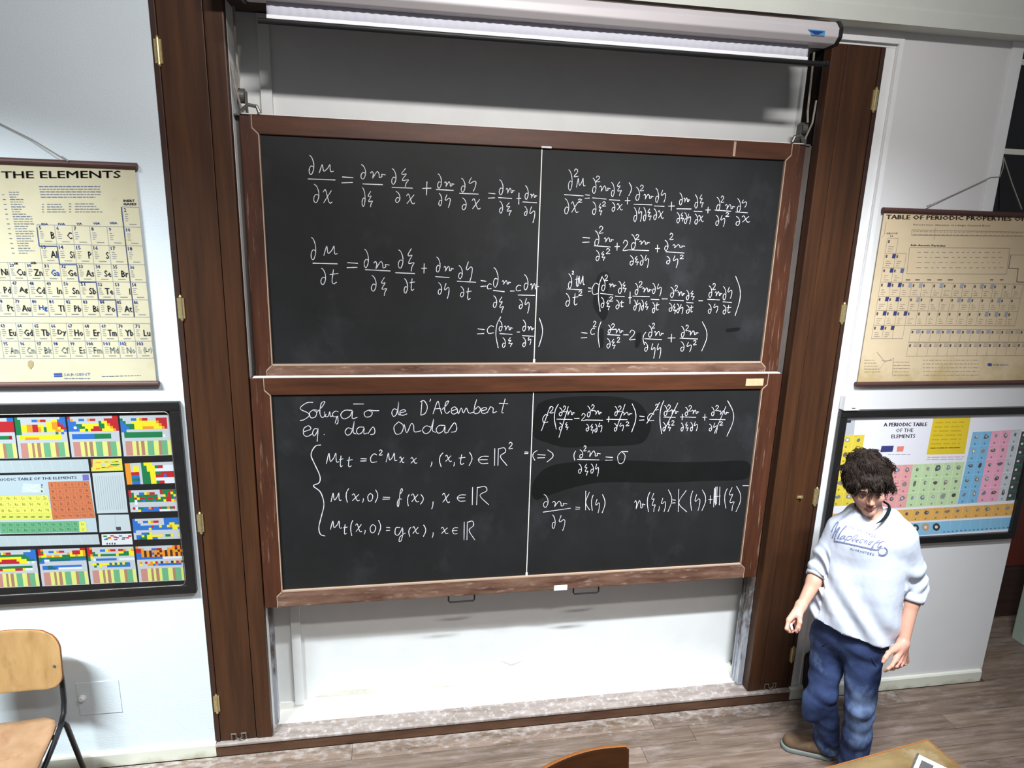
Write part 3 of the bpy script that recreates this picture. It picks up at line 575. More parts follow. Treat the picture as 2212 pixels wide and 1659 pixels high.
write(["c 205 220 255 290;/ 195 150 270 360;2 265 150 300 205;( 300 130 345 345;d 345 160 385 230;2 380 145 405 195;v 410 180 480 225;b 325 258 460 262;d 345 290 385 350;X 395 285 430 350;/ 345 150 425 415;- 475 250 520 254;2 535 210 575 270;d 585 145 625 240;2 620 135 650 185;v 650 180 710 220;b 570 265 720 268;d 575 300 610 360;X 610 300 650 380;d 650 300 680 370;h 680 290 720 370;+ 750 235 790 285;d 820 150 855 230;2 850 145 880 195;v 885 195 970 225;b 790 260 930 263;d 815 295 850 360;h 860 290 905 360;2 915 280 945 315;/ 835 130 910 340;) 960 125 1005 370;= 1030 225 1075 275;c 1100 210 1160 275;/ 1095 115 1205 295;2 1165 130 1195 180;( 1200 100 1245 385;d 1240 140 1280 230;2 1270 135 1300 190;v 1300 170 1365 215;b 1240 240 1340 243;d 1230 285 1265 360;X 1270 280 1305 360;2 1305 270 1330 310;/ 1245 120 1360 350;+ 1380 215 1415 265;d 1420 155 1455 230;2 1450 140 1480 190;v 1480 175 1540 215;b 1420 240 1515 243;d 1385 290 1415 360;X 1420 285 1455 360;d 1465 285 1495 360;h 1495 280 1535 360;+ 1570 215 1610 270;d 1645 155 1680 230;2 1680 140 1710 185;v 1710 180 1795 220;b 1630 260 1765 263;d 1625 300 1660 360;h 1660 290 1705 380;2 1715 280 1745 310;/ 1670 150 1770 380;) 1770 100 1840 405",
 "( 115 525 165 610;= 160 555 230 595;) 235 520 300 625;= 50 535 85 555;d 520 520 560 590;2 555 485 580 530;v 590 520 700 580;b 500 602 690 606;d 510 640 550 720;X 560 640 600 740;d 615 640 650 720;h 655 640 690 745;= 740 575 805 615;0 840 535 915 640;- 880 525 935 545;( 470 530 490 610",
 "d 210 900 270 1010;v 290 950 415 1005;/ 210 1018 445 1052;d 285 1075 325 1190;h 340 1080 410 1210;= 485 1005 525 1030;K 570 870 610 1035;( 620 905 640 1040;h 655 940 700 1060;) 710 900 740 1060",
 "v 990 940 1080 1025;( 1095 880 1125 1050;X 1130 890 1175 1050;, 1190 1000 1205 1045;h 1215 930 1265 1050;) 1270 860 1310 1050;= 1310 940 1340 980;K 1360 855 1440 1050;( 1465 870 1490 1040;h 1500 900 1560 1040;) 1560 860 1600 1040;+ 1620 910 1655 980;H 1665 835 1725 1010;( 1755 850 1785 1020;X 1790 840 1850 1040;) 1850 830 1900 1050;- 1912 820 1965 832"], c6, 0.0162, lower, 0.9)
def wiped(conv, pts, Y, parent):
    mb = MB(); P = [XZ(q[0], q[1], Y) for q in smooth_line([conv(*p) for p in pts+pts[:1]], 5)][:-1]
    mb.prism(P, Y-0.0002, Y+0.0003); mb.build('wiped_patch', M['wiped'], parent)
wiped(c6, [(165, 130), (260, 90), (480, 65), (700, 60), (880, 75), (1010, 110), (1080, 180), (1120, 260), (1130, 330), (1080, 440), (960, 480), (620, 490), (420, 500), (250, 460), (130, 400), (130, 240)], 0.0167, lower)
wiped(c6, [(110, 900), (130, 790), (230, 680), (420, 630), (900, 610), (1300, 625), (1700, 620), (1930, 615), (1980, 680), (1930, 770), (1600, 785), (1200, 800), (800, 795), (600, 812), (400, 860), (230, 920), (150, 945)], 0.0167, lower)
wiped(c4, [(380, 1030), (400, 920), (470, 890), (500, 960), (480, 1060), (485, 1190), (450, 1270), (400, 1220), (365, 1140)], 0.0617, upper)
wiped(c4, [(405, 1340), (440, 1335), (448, 1400), (440, 1480), (410, 1470)], 0.0617, upper)
wiped(c4, [(700, 1370), (735, 1365), (738, 1420), (715, 1480), (690, 1470)], 0.0617, upper)
wiped(c4, [(1400, 1335), (1500, 1325), (1495, 1350), (1410, 1360)], 0.0617, upper)

# ================================================================== projection screen
scr = empty('projection_screen', (0.65, -0.22, 3.44), label='rolled-up projection screen in a long white case above the niche', cat='screen')
prof = [(-0.287, 3.527), (-0.287, 3.562), (-0.262, 3.590), (-0.19, 3.590), (-0.165, 3.565), (-0.165, 3.527), (-0.19, 3.503), (-0.262, 3.503)]
b = MB(); b.prof(prof, -0.56, 1.838); o = b.build('case', M['case'], scr)
md = o.modifiers.new('bevel', 'BEVEL'); md.width = 0.006; md.segments = 3
pc = [(-0.226+(y+0.226)*1.08, 3.547+(z-3.547)*1.12) for y, z in prof]
for xx in (1.838, -0.572):
    b = MB(); b.prof(pc, xx, xx+0.012); b.build('end_cap', M['black'], scr)
for xx in (1.80, -0.50):
    b = MB(); b.box(xx-0.02, xx+0.02, -0.17, 0.0, 3.55, 3.60, bev=0.003); b.box(xx-0.02, xx+0.02, -0.012, 0.0, 3.50, 3.62, bev=0.002); b.build('wall_bracket', M['black'], scr)
mb = MB(); nx = 240; vs = []; fs = []
for i in range(nx+1):
    x = -0.485+2.228*i/nx; yy = -0.222+0.0016*math.sin(x*2*math.pi/0.035)+0.0008*math.sin(x*11)
    for z in (3.505, 3.476, 3.452): vs.append((x, yy, z))
for i in range(nx):
    for k in range(2): a = i*3+k; fs.append((a, a+1, a+4, a+3))
mb.add(vs, fs); o = mb.build('fabric', M['fabric'], scr, smooth=True)
md = o.modifiers.new('solid', 'SOLIDIFY'); md.thickness = 0.0012
b = MB(); b.box(-0.485, 1.743, -0.229, -0.219, 3.443, 3.457, bev=0.003); b.build('hem', M['fabric_hem'], scr)
b = MB(); b.tube([(-0.517, -0.222, 3.434), (1.831, -0.222, 3.434)], 0.0105, 14); b.tube([(1.831, -0.222, 3.434), (1.842, -0.222, 3.434)], 0.013, 14); b.build('weight_bar', M['black'], scr)
b = MB(); a = at(1745, 63, -0.288); c = at(1781, 78, -0.288)
b.prism([(a[0], a[2]), (c[0], a[2]), (c[0], c[2]), (a[0]+0.02, c[2]), (a[0]+0.012, (a[2]+c[2])/2)], -0.2885, -0.287); b.build('emblem', mat('blue_label', rgb(70, 140, 190), 0.4), scr, label='small blue emblem')
b = MB(); b.prism([(a[0]+0.004, a[2]-0.004), (c[0]-0.004, a[2]-0.004), (c[0]-0.03, a[2]-0.018), (a[0]+0.035, a[2]-0.018)], -0.2892, -0.2884); b.build('emblem_mark', mat('dark_blue_label', rgb(30, 52, 110), 0.4), scr)
b = MB(); b.box(-0.686, 1.86, -0.176, 0.21, 3.572, 3.62); b.build('light_blocker', M['darkwood'], scr)  # added unseen board, stops lamp light passing over the case into the niche
# cable trunking and switch box on the right
tk = empty('cable_trunking', (2.35, -0.006, 1.9), label='thin white cable trunking beside the right post', cat='trunking')
b = MB(); b.box(2.337, 2.362, -0.014, 0.0, 1.885, 3.622, bev=0.003); b.build('upright_channel', M['white'], tk)
b = MB(); b.box(1.86, 2.337, -0.014, 0.0, 3.598, 3.622, bev=0.003); b.build('cross_channel', M['white'], tk)
jb = empty('switch_box', (2.365, -0.02, 1.80), label='white plastic switch box below the cable trunking', cat='switch')
b = MB(); b.box(2.318, 2.412, -0.042, 0.0, 1.806, 1.888, bev=0.006); b.build('box', M['white'], jb)
b = MB(); b.box(2.362, 2.384, -0.048, -0.040, 1.822, 1.868, bev=0.003); b.build('rocker', M['white'], jb)
b = MB(); b.tube([(2.352, -0.008, 1.886), (2.352, -0.008, 1.90)], 0.006, 8); b.build('grommet', M['steel'], jb)

# ================================================================== printed charts
TEXTS = {}
def need(*ss):
    for s_ in ss: TEXTS.setdefault(s_, None)
def bake_texts():
    obs = []
    for s_ in list(TEXTS):
        cu = bpy.data.curves.new('t', 'FONT'); cu.body = s_; cu.size = 1.0; cu.resolution_u = 1
        o = bpy.data.objects.new('t', cu); COL.objects.link(o); obs.append((s_, o, cu))
    dg = bpy.context.evaluated_depsgraph_get(); dg.update()
    for s_, o, cu in obs:
        e = o.evaluated_get(dg); me = e.to_mesh()
        vs = np.array([v.co[:2] for v in me.vertices]) if len(me.vertices) else np.zeros((1, 2))
        fs = [tuple(p.vertices) for p in me.polygons]
        mn = vs.min(0); mx = vs.max(0); vs = (vs-mn)/np.maximum(mx-mn, 1e-6)
        TEXTS[s_] = (vs, fs, float(mx[0]-mn[0]), float(mx[1]-mn[1])); e.to_mesh_clear()
    for s_, o, cu in obs:
        bpy.data.objects.remove(o); bpy.data.curves.remove(cu)
class Ink:
    """flat print on a sheet: coloured quads and letters, colour stored per corner"""
    def __init__(s, conv, Y, gain=1.0): s.c = conv; s.Y = Y; s.gain = gain; s.k = 0; s.v = []; s.f = []; s.col = []
    def quad(s, pts, col, layer=1):
        n = len(s.v); s.k += 1; layer = layer+(s.k % 60)*0.008
        for p in pts:
            q = s.c(*p); x, z = XZ(q[0], q[1], s.Y); s.v.append((x, s.Y-0.00008*layer, z))
        s.f.append(tuple(range(n, n+len(pts)))); s.col += [col]*len(pts)
    def bil(s, cn, u, v):
        (a, b_, c_, d_) = [np.array(p, float) for p in cn]      # TL TR BR BL
        return tuple((a*(1-u)+b_*u)*(1-v)+(d_*(1-u)+c_*u)*v)
    def rect(s, cn, u0, v0, u1, v1, col, layer=2):
        s.quad([s.bil(cn, u0, v0), s.bil(cn, u1, v0), s.bil(cn, u1, v1), s.bil(cn, u0, v1)], col, layer)
    def line(s, p, q, wd, col, layer=3):
        p = np.array(p, float); q = np.array(q, float); t = q-p; t = t/(np.linalg.norm(t)+1e-9); n = np.array([-t[1], t[0]])*wd/2
        s.quad([p+n, q+n, q-n, p-n], col, layer)
    def text(s, st, cn, col, layer=4, bold=0.0):
        vs, fs, w_, h_ = TEXTS[st]
        for dx in ((0,) if not bold else (-bold, 0, bold)):
            n = len(s.v)
            for (u, v) in vs:
                q = s.bil(cn, u+dx, 1-v); q = s.c(*q); x, z = XZ(q[0], q[1], s.Y); s.v.append((x, s.Y-0.00008*layer-abs(dx)*0.0005, z))
            for f in fs: s.f.append(tuple(i+n for i in f)); s.col += [col]*len(f)
    def box(s, x0, y0, x1, y1): return [(x0, y0), (x1, y0), (x1, y1), (x0, y1)]
    def build(s, name, parent):
        me = bpy.data.meshes.new(name); me.from_pydata(s.v, [], s.f); me.update()
        at_ = me.color_attributes.new('Col', 'FLOAT_COLOR', 'CORNER')
        at_.data.foreach_set('color', [c for q in s.col for c in (q[0]*s.gain, q[1]*s.gain, q[2]*s.gain, 1.0)])
        return link_mesh(name, me, M['ink'], parent)
need('THE ELEMENTS', 'INERT', 'GASES', 'IIIA', 'IVA', 'VA', 'VIA', 'VIIA', 'IB', 'IIB', 'SARGENT', 'PERIODIC TABLE OF THE ELEMENTS', 'TABLE OF PERIODIC PROPERTIES OF', 'GROUP', 'IA', 'PERIODIC',
     'A PERIODIC TABLE', 'OF THE', 'ELEMENTS', 'Percent Ionic Character of a Single Chemical Bond', 'Sub-Atomic Particles')
SYM = {5: 'B', 6: 'C', 13: 'Al', 14: 'Si', 15: 'P', 16: 'S', 28: 'Ni', 29: 'Cu', 30: 'Zn', 31: 'Ga', 32: 'Ge', 33: 'As', 34: 'Se', 35: 'Br', 46: 'Pd', 47: 'Ag', 48: 'Cd', 49: 'In', 50: 'Sn', 51: 'Sb', 52: 'Te', 53: 'I', 78: 'Pt', 79: 'Au', 80: 'Hg', 81: 'Tl', 82: 'Pb', 83: 'Bi', 84: 'Po', 85: 'At',
       63: 'Eu', 64: 'Gd', 65: 'Tb', 66: 'Dy', 67: 'Ho', 68: 'Er', 69: 'Tm', 70: 'Yb', 71: 'Lu', 95: 'Am', 96: 'Cm', 97: 'Bk', 98: 'Cf', 99: 'Es', 100: 'Fm', 101: 'Md', 102: 'No', 103: '(Lr)'}
NUM = {}
rows_l = [(2, [2]), (None, [5, 6, 7, 8, 9, 10]), (None, [13, 14, 15, 16, 17, 18]), (None, [27, 28, 29, 30, 31, 32, 33, 34, 35, 36]), (None, [45, 46, 47, 48, 49, 50, 51, 52, 53, 54]), (None, [77, 78, 79, 80, 81, 82, 83, 84, 85, 86])]
for _, r in rows_l: need(*[str(n) for n in r])
need(*[str(n) for n in range(61, 72)]); need(*[str(n) for n in range(93, 104)]); need(*SYM.values())
YT = [['Cr', 'Mn', 'Fe', 'Co', 'Ni', 'Cu', 'Zn'], ['Mo', 'Tc', 'Ru', 'Rh', 'Pd', 'Ag', 'Cd'], ['W', 'Re', 'Os', 'Ir', 'Pt', 'Au', 'Hg']]
BT = [['B', 'C', 'N', 'O', 'F', 'Ne'], ['Al', 'Si', 'P', 'S', 'Cl', 'Ar'], ['Ga', 'Ge', 'As', 'Se', 'Br', 'Kr'], ['In', 'Sn', 'Sb', 'Te', 'I', 'Xe'], ['Tl', 'Pb', 'Bi', 'Po', 'At', 'Rn'], ['Uut', 'Uuq', 'Uup', 'Uuh', 'Uus', 'Uuo']]
GT = [['Nd', 'Pm', 'Sm', 'Eu', 'Gd', 'Tb', 'Dy', 'Ho', 'Er', 'Tm', 'Yb', 'Lu'], ['U', 'Np', 'Pu', 'Am', 'Cm', 'Bk', 'Cf', 'Es', 'Fm', 'Md', 'No', 'Lr']]
for T_ in (YT, BT, GT):
    for r in T_: need(*r)
bake_texts()
INKD, INKB, INKN, INKL = rgb(46, 44, 48), rgb(74, 92, 160), rgb(120, 128, 150), rgb(150, 152, 150)

def hung_chart(label, x0, x1, zt, zb, mt, name='wall_chart'):
    t = empty(name, ((x0+x1)/2, -0.014, zb), label=label, cat='wall chart')
    b = MB(); nx, nz = 24, 18; vs = []; fs = []
    for i in range(nx+1):
        for j in range(nz+1):
            u, v = i/nx, j/nz
            vs.append((x0+0.006+(x1-x0-0.012)*u, -0.0145, zt+(zb-zt)*v))
    for i in range(nx):
        for j in range(nz): a = i*(nz+1)+j; fs.append((a, a+1, a+nz+2, a+nz+1))
    b.add(vs, fs); o = b.build('sheet', mt, t); md = o.modifiers.new('solid', 'SOLIDIFY'); md.thickness = 0.0012; md.offset = -1
    for z in (zt, zb):
        b = MB(); b.tube([(x0-0.004, -0.015, z), (x1+0.004, -0.015, z)], 0.0135, 14); b.build('rod', M['rod'], t)
    return t
ztL = at(150, 361, -0.015)[2]; zbL = at(150, 836, -0.015)[2]
chl = hung_chart('yellowed hanging chart titled THE ELEMENTS on the left wall', -2.35, -1.066, 2.905, 1.986, M['chart'])
b = MB(); tie = at(143, 346, -0.02)
b.tube([(tie[0], -0.026, tie[2]+0.002), (tie[0]-0.12, -0.012, tie[2]+0.075), (-1.72, -0.004, 3.13), (-2.15, -0.02, 2.92)], 0.0022, 6)
b.tube([(tie[0]+0.012, -0.03, tie[2]-0.004), (tie[0]-0.01, -0.03, tie[2]+0.012)], 0.004, 6)
b.build('cord', M['rope'], chl)
b = MB(); b.tube([(-1.72, -0.012, 3.132), (-1.72, 0.0, 3.132)], 0.004, 8); b.build('nail', M['steel'], chl)
P1 = lambda x, y: (x/2.962, 300+y/2.962)
ik = Ink(P1, -0.0160, 0.8)
ik.text('THE ELEMENTS', [(8, 207), (770, 203), (772, 250), (12, 252)], INKD, bold=0.003)
def greek(ik, x0, x1, y, dy, col, h=5, gap=0.25, seg=22):
    x = x0
    while x < x1:
        L_ = random.uniform(0.4, 1.6)*seg; xe = min(x+L_, x1)
        ik.line((x, y+dy*(x-x0)), (xe, y+dy*(xe-x0)), h, col, 3); x = xe+seg*gap
for k in range(5): greek(ik, 248+3*k, (640, 640, 645, 640, 610)[k], 304+17*k, 0.0, INKN, 4.5)
for k in range(4):
    greek(ik, 300, 390+10*k, 418+16*k, 0, INKN, 4.5); greek(ik, 480, 600+18*k, 415+17*k, 0, INKN, 4.5); greek(ik, 268, 280, 418+16*k, 0, INKN, 4.5); greek(ik, 440, 455, 415+17*k, 0, INKN, 4.5)
for k in range(26):
    y = 340+15.6*k; xx = 45+2.6*k; greek(ik, xx+10, xx+10+random.uniform(45, 130), y, 0, (INKN if k % 4 else INKL), 4.5)
    if k % 2: greek(ik, xx-35, xx-18, y, 0, INKN, 4.5)
PX = lambda x, y: np.array(XZ(*P1(x, y), -0.0160))
xr = [PX(820-110*k, 805)[0] for k in range(12)]; xR = PX(925, 805)[0]
def cellpx(X, Z):
    """chart-plane point back to crop coordinates"""
    d = np.array([X, -0.0160, Z])-CAM; px = 1106+FPX*(d@CR)/(d@CF); py = 829.5-FPX*(d@CU)/(d@CF)
    return (px*2.962, (py-300)*2.962)
zr = [PX(820, 435)[1], PX(820, 563)[1], PX(820, 683)[1], PX(820, 803)[1], PX(820, 915)[1], PX(820, 1028)[1], PX(820, 1139)[1]]
xcol = {18: (xr[0], xR)}
for k in range(1, 12): xcol[18-k] = (xr[k], xr[k-1])
def cell(ik, xa, xb, za, zb, num, sc_=SYM, faint=False):
    cn = [cellpx(xa, za), cellpx(xb, za), cellpx(xb, zb), cellpx(xa, zb)]
    for e in range(4): ik.line(cn[e], cn[(e+1) % 4], 1.7, rgb(126, 140, 170), 2)
    s_ = str(num); w_ = 0.11*len(s_)+0.02
    ik.text(s_, [ik.bil(cn, .10, .06), ik.bil(cn, .10+w_, .06), ik.bil(cn, .10+w_, .25), ik.bil(cn, .10, .25)], INKB, bold=0.03)
    y_ = sc_.get(num)
    if y_:
        w2 = TEXTS[y_][2]/0.72*0.32; ww = min(w2, 0.5)
        col = rgb(150, 156, 150) if faint else (rgb(74, 110, 190) if num in (31, 80) else rgb(60, 62, 70))
        ik.text(y_, [ik.bil(cn, .94-ww, .36), ik.bil(cn, .94, .36), ik.bil(cn, .94, .72), ik.bil(cn, .94-ww, .72)], col, bold=0.03)
    for q in range(4):
        a = ik.bil(cn, .12, .36+.11*q); b_ = ik.bil(cn, .12+random.uniform(.12, .26), .36+.11*q); ik.line(a, b_, 4, rgb(160, 160, 164), 2)
    a = ik.bil(cn, .32, .86); b_ = ik.bil(cn, .75, .86); ik.line(a, b_, 4, rgb(150, 150, 150), 2)
for ri, (_, r) in enumerate(rows_l):
    for q, n in enumerate(r):
        c_ = 18-(len(r)-1-q); cell(ik, xcol[c_][0], xcol[c_][1], zr[ri], zr[ri+1], n)
xl = [PX(865-107*k, 1300)[0] for k in range(12)]; xl0 = PX(972, 1300)[0]
zl = [PX(850, 1180)[1], PX(850, 1293)[1], PX(850, 1402)[1]]
for k in range(10):
    xb_ = xl0 if k == 0 else xl[k-1]
    cell(ik, xl[k], xb_, zl[0], zl[1], 71-k); cell(ik, xl[k], xb_, zl[1], zl[2], 103-k, faint=True)
stair = [(235, 565), (250, 686), (365, 686), (380, 804), (490, 804), (505, 916), (615, 916), (630, 1030), (740, 1030), (752, 1140)]
for p, q in zip(stair[:-1], stair[1:]): ik.line(p, q, 5, rgb(50, 70, 130), 5)
ik.line((775, 435), (860, 1140), 5, rgb(46, 56, 100), 5)
for st, x, y, w_ in (('IIIA', 265, 538, 42), ('IVA', 372, 537, 44), ('VA', 488, 535, 36), ('VIA', 595, 533, 44), ('VIIA', 700, 531, 50), ('IB', 92, 790, 24), ('IIB', 198, 786, 34), ('INERT', 790, 388, 70), ('GASES', 788, 410, 84)):
    ik.text(st, ik.box(x, y, x+w_, y+14), INKB if y < 600 and x < 780 else INKD, bold=0.02)
ik.quad([(343, 1499), (395, 1497), (397, 1508), (345, 1510)], rgb(60, 90, 170), 3); ik.quad([(345, 1513), (397, 1511), (398, 1521), (346, 1523)], rgb(60, 90, 170), 3)
ik.text('SARGENT', [(406, 1500), (578, 1496), (579, 1513), (408, 1517)], rgb(110, 128, 170))
greek(ik, 410, 575, 1532, 0, INKN, 4); greek(ik, 650, 900, 1520, -0.03, INKN, 3.5)
ik.quad([(178, 1425), (195, 1415), (213, 1425), (213, 1450), (195, 1475), (178, 1455)], rgb(170, 152, 112), 1)
ik.build('print', chl)

chr_ = hung_chart('browned hanging chart TABLE OF PERIODIC PROPERTIES on the right wall', 2.388, 3.95, 2.842, 1.944, M['chart2'])
b = MB(); t1 = at(2003, 446, -0.02); t2 = at(2207, 452, -0.02); hk = at(2168, 340, 0.03)
pth = [at(2003, 446, -0.02), at(2050, 425, -0.012), at(2100, 402, -0.012), at(2140, 383, -0.014), at(2160, 382, -0.012), at(2167, 362, 0.0), at(2168, 340, 0.03)]
b.tube([tuple(p) for p in pth], 0.0022, 6); b.tube([tuple(at(2168, 340, 0.03)), tuple(at(2186, 396, 0.01)), tuple(t2)], 0.0030, 6)
b.tube([(t1[0]-0.01, -0.03, t1[2]), (t1[0]+0.01, -0.03, t1[2]+0.008)], 0.004, 6); b.build('cord', M['rope'], chr_)
P6 = lambda x, y: (1780+x/3.456, 400+y/3.456)
ik = Ink(P6, -0.0160)
ik.text('TABLE OF PERIODIC PROPERTIES OF', [(468, 219), (1500, 240), (1500, 267), (464, 252)], rgb(70, 58, 52), bold=0.002)
ik.text('PERIODIC', [(468, 275), (468, 350), (440, 352), (450, 276)], rgb(90, 76, 66)) if False else None
LN = rgb(150, 136, 124); DK = rgb(92, 82, 78)
ik.text('Percent Ionic Character of a Single Chemical Bond', [(670, 288), (1238, 297), (1237, 311), (669, 303)], DK)
ik.text('Sub-Atomic Particles', [(648, 440), (906, 444), (905, 458), (647, 454)], rgb(70, 74, 110), bold=0.004)
ik.text('GROUP', [(466, 352), (552, 354), (551, 366), (465, 365)], DK); ik.text('IA', [(495, 374), (518, 375), (517, 386), (494, 386)], DK)
for p, q in (((657, 333), (1493, 350)), ((657, 372), (1493, 382)), ((657, 333), (655, 375)), ((832, 322), (820, 408)), ((640, 466), (1388, 470)), ((640, 466), (618, 660)), ((618, 660), (1362, 664)), ((1388, 470), (1362, 664)), ((465, 275), (450, 370)), ((445, 375), (430, 390))):
    ik.line(p, q, 2.2, LN, 2)
for k in range(4): greek(ik, 700-4*k, 1340, 500+38*k, 0.002, rgb(176, 160, 146), 4, 0.9, 26)
for k in range(2): greek(ik, 668, 1480, 345+22*k, 0.012, rgb(176, 160, 146), 4, 0.5, 20)
# the grid: perspective-true quads on the sheet
Q = lambda x, y: np.array(XZ(*P6(x, y), -0.0160))
def back(X, Z):
    d = np.array([X, -0.0160, Z])-CAM; px = 1106+FPX*(d@CR)/(d@CF); py = 829.5-FPX*(d@CU)/(d@CF)
    return ((px-1780)*3.456, (py-400)*3.456)
gx0 = Q(405, 830)[0]; dx = (Q(1250, 830)[0]-gx0)/11.0; zs_ = [Q(470, y)[1] for y in (395, 507, 615, 722, 830, 935, 1045, 1145)]
def gcell(i, j, w_=1, sq=None, tx=True):
    xa, xb = gx0+dx*i, gx0+dx*(i+w_); cn = [back(xa, zs_[j]), back(xb, zs_[j]), back(xb, zs_[j+1]), back(xa, zs_[j+1])]
    for e in range(4): ik.line(cn[e], cn[(e+1) % 4], 1.6, LN, 2)
    if tx:
        for q in range(3): a = ik.bil(cn, .2, .55+.15*q); b_ = ik.bil(cn, .2+random.uniform(.2, .55), .55+.15*q); ik.line(a, b_, 3.5, rgb(176, 160, 146), 2)
        a = ik.bil(cn, .12, .2); ik.quad([ik.bil(cn, .1, .12), ik.bil(cn, .26, .14), ik.bil(cn, .24, .32), ik.bil(cn, .1, .3)], rgb(96, 84, 78), 3)
    if sq is not None:
        ik.quad([ik.bil(cn, .72, .04), ik.bil(cn, 1.04, .05), ik.bil(cn, 1.0, .34), ik.bil(cn, .70, .33)], sq, 4)
NB = rgb(52, 60, 116); LB = rgb(150, 152, 170)
gcell(0, 0); gcell(0, 1, sq=NB); gcell(1, 1); gcell(0, 2, sq=NB); gcell(1, 2, sq=rgb(80, 96, 150))
for j in (3, 4, 5):
    for i in range(14):
        sq = NB if i < 2 else (LB if random.random() < 0.4 else None)
        if (i, j) == (2, 5): sq = NB
        gcell(i, j, sq=sq)
gcell(0, 6, sq=NB); gcell(1, 6, sq=rgb(60, 60, 84)); gcell(2, 6, tx=False)
for j, (ya, yb) in enumerate(((1075, 1170), (1175, 1275))):
    za, zb_ = Q(650, ya)[1], Q(650, yb)[1]; xx0 = Q(650, ya)[0] if j == 0 else Q(650, 1075)[0]
    for i in range(13):
        xa = xx0+dx*i; cn = [back(xa, za), back(xa+dx, za), back(xa+dx, zb_), back(xa, zb_)]
        for e in range(4): ik.line(cn[e], cn[(e+1) % 4], 1.4, LN, 2)
        ik.quad([ik.bil(cn, .55, .05), ik.bil(cn, .95, .06), ik.bil(cn, .92, .3), ik.bil(cn, .55, .3)], LB if (j == 0 and i < 8) else rgb(180, 164, 150), 3)
        ik.quad([ik.bil(cn, .1, .12), ik.bil(cn, .28, .14), ik.bil(cn, .26, .32), ik.bil(cn, .1, .3)], DK, 3)
for x_, w_ in ((610, 34), (682, 34), (770, 30), (848, 32), (925, 36), (1240, 24), (1315, 24)): greek(ik, x_, x_+w_, 706, 0, DK, 7, .1, 60)
ik.line((1395, 520), (1378, 620), 4, DK, 4); ik.line((1378, 620), (1450, 622), 4, DK, 4); ik.line((1450, 622), (1438, 722), 4, DK, 4); ik.line((1438, 722), (1493, 724), 4, DK, 4)
ik.line((1395, 520), (1493, 520), 1.8, LN, 4)
for k in range(5): greek(ik, 300, 380+10*k, 1305+22*k, 0, rgb(170, 150, 130), 4); greek(ik, 740, 1160, 1305+28*k, 0, rgb(176, 156, 132), 4, .4); greek(ik, 520, 640, 1320+24*k, 0, rgb(176, 156, 132), 4)
for p, q in (((395, 1245), (455, 1320)), ((455, 1320), (520, 1290)), ((520, 1290), (510, 1420)), ((455, 1320), (400, 1390)), ((430, 1310), (510, 1310))): ik.line(p, q, 2, LN, 3)
ik.quad([(1222, 1330), (1238, 1328), (1254, 1332), (1252, 1350), (1236, 1350), (1222, 1346)], rgb(60, 74, 150), 3)
ik.text('SARGENT', [(1262, 1334), (1380, 1336), (1380, 1346), (1262, 1346)], rgb(110, 118, 160))
ik.build('print', chr_)

# ================================================================== framed posters
def framed(label, x0, x1, z0, z1, fw, depth):
    t = empty('framed_poster', ((x0+x1)/2, -depth/2, z0), label=label, cat='poster')
    b = MB(); b.box(x0+0.01, x1-0.01, -0.012, -0.001, z0+0.01, z1-0.01); b.build('backing', M['poster'], t)
    for (a_, b__, c_, d_) in ((x0, x1, z1-fw, z1), (x0, x1, z0, z0+fw), (x0, x0+fw, z0+fw, z1-fw), (x1-fw, x1, z0+fw, z1-fw)):
        b = MB(); b.box(a_, b__, -depth, -0.001, c_, d_, bev=0.005); b.build('frame_bar', M['black_frame'], t)
    return t
YF = -0.0125
fl_ = framed('black framed poster of many small colourful element charts on the left wall', -2.17, -0.984, 0.950, 1.903, 0.042, 0.030)
b = MB()
pts = []
xi0, xi1, zi0, zi1, rr = -2.125, -1.030, 0.995, 1.858, 0.02
for (cx, cz, a0) in ((xi1-rr, zi1-rr, 0), (xi0+rr, zi1-rr, 90), (xi0+rr, zi0+rr, 180), (xi1-rr, zi0+rr, 270)):
    for k in range(5): an = math.radians(a0+90*k/4); pts.append((cx+rr*math.cos(an), -0.026, cz+rr*math.sin(an)))
b.tube(pts, 0.0022, 6, closed=True); b.build('inner_bead', M['steel'], fl_)
b = MB(); b.box(-2.155, -1.0, -0.0124, -0.0122, 0.97, 1.885); b.build('mount', M['black_frame'], fl_)
L2 = lambda x, y: (x/3.6065, 850+y/3.6065)
CM = {'r': rgb(190, 36, 44), 'b': rgb(48, 112, 196), 'g': rgb(28, 122, 72), 'y': rgb(240, 226, 40), 'o': rgb(236, 150, 40), 'w': rgb(228, 230, 236), 'n': rgb(196, 200, 206), 'd': rgb(140, 30, 30), 'p': rgb(200, 140, 130), 'Y': rgb(226, 228, 130), 'G': rgb(112, 176, 132), 'k': rgb(176, 130, 104), 't': rgb(30, 100, 120), 'D': rgb(90, 40, 30)}
def panel(name, cn, rows, top=0.0, bot=0.62, stripes=True, bg='n'):
    ik = Ink(L2, YF, 0.62)
    ik.rect(cn, 0, 0, 1, 1, CM[bg], 1)
    nr = len(rows)
    for j, r in enumerate(rows):
        i = 0
        while i < len(r):
            k = i
            while k < len(r) and r[k] == r[i]: k += 1
            if r[i] != bg and r[i] != '.': ik.rect(cn, i/len(r), top+(bot-top)*j/nr, k/len(r), top+(bot-top)*(j+1)/nr, CM[r[i]], 2)
            i = k
    if stripes:
        u = 0.06
        for c_, w_ in (('p', .14), ('Y', .08), ('k', .05), ('Y', .05), ('k', .07), ('Y', .06), ('G', .13), ('Y', .10), ('k', .06), ('G', .12), ('Y', .12)):
            ik.rect(cn, u, bot+0.01, min(u+w_, .99), 0.985, CM[c_], 2); u += w_
    return ik.build('chart_panel', fl_)
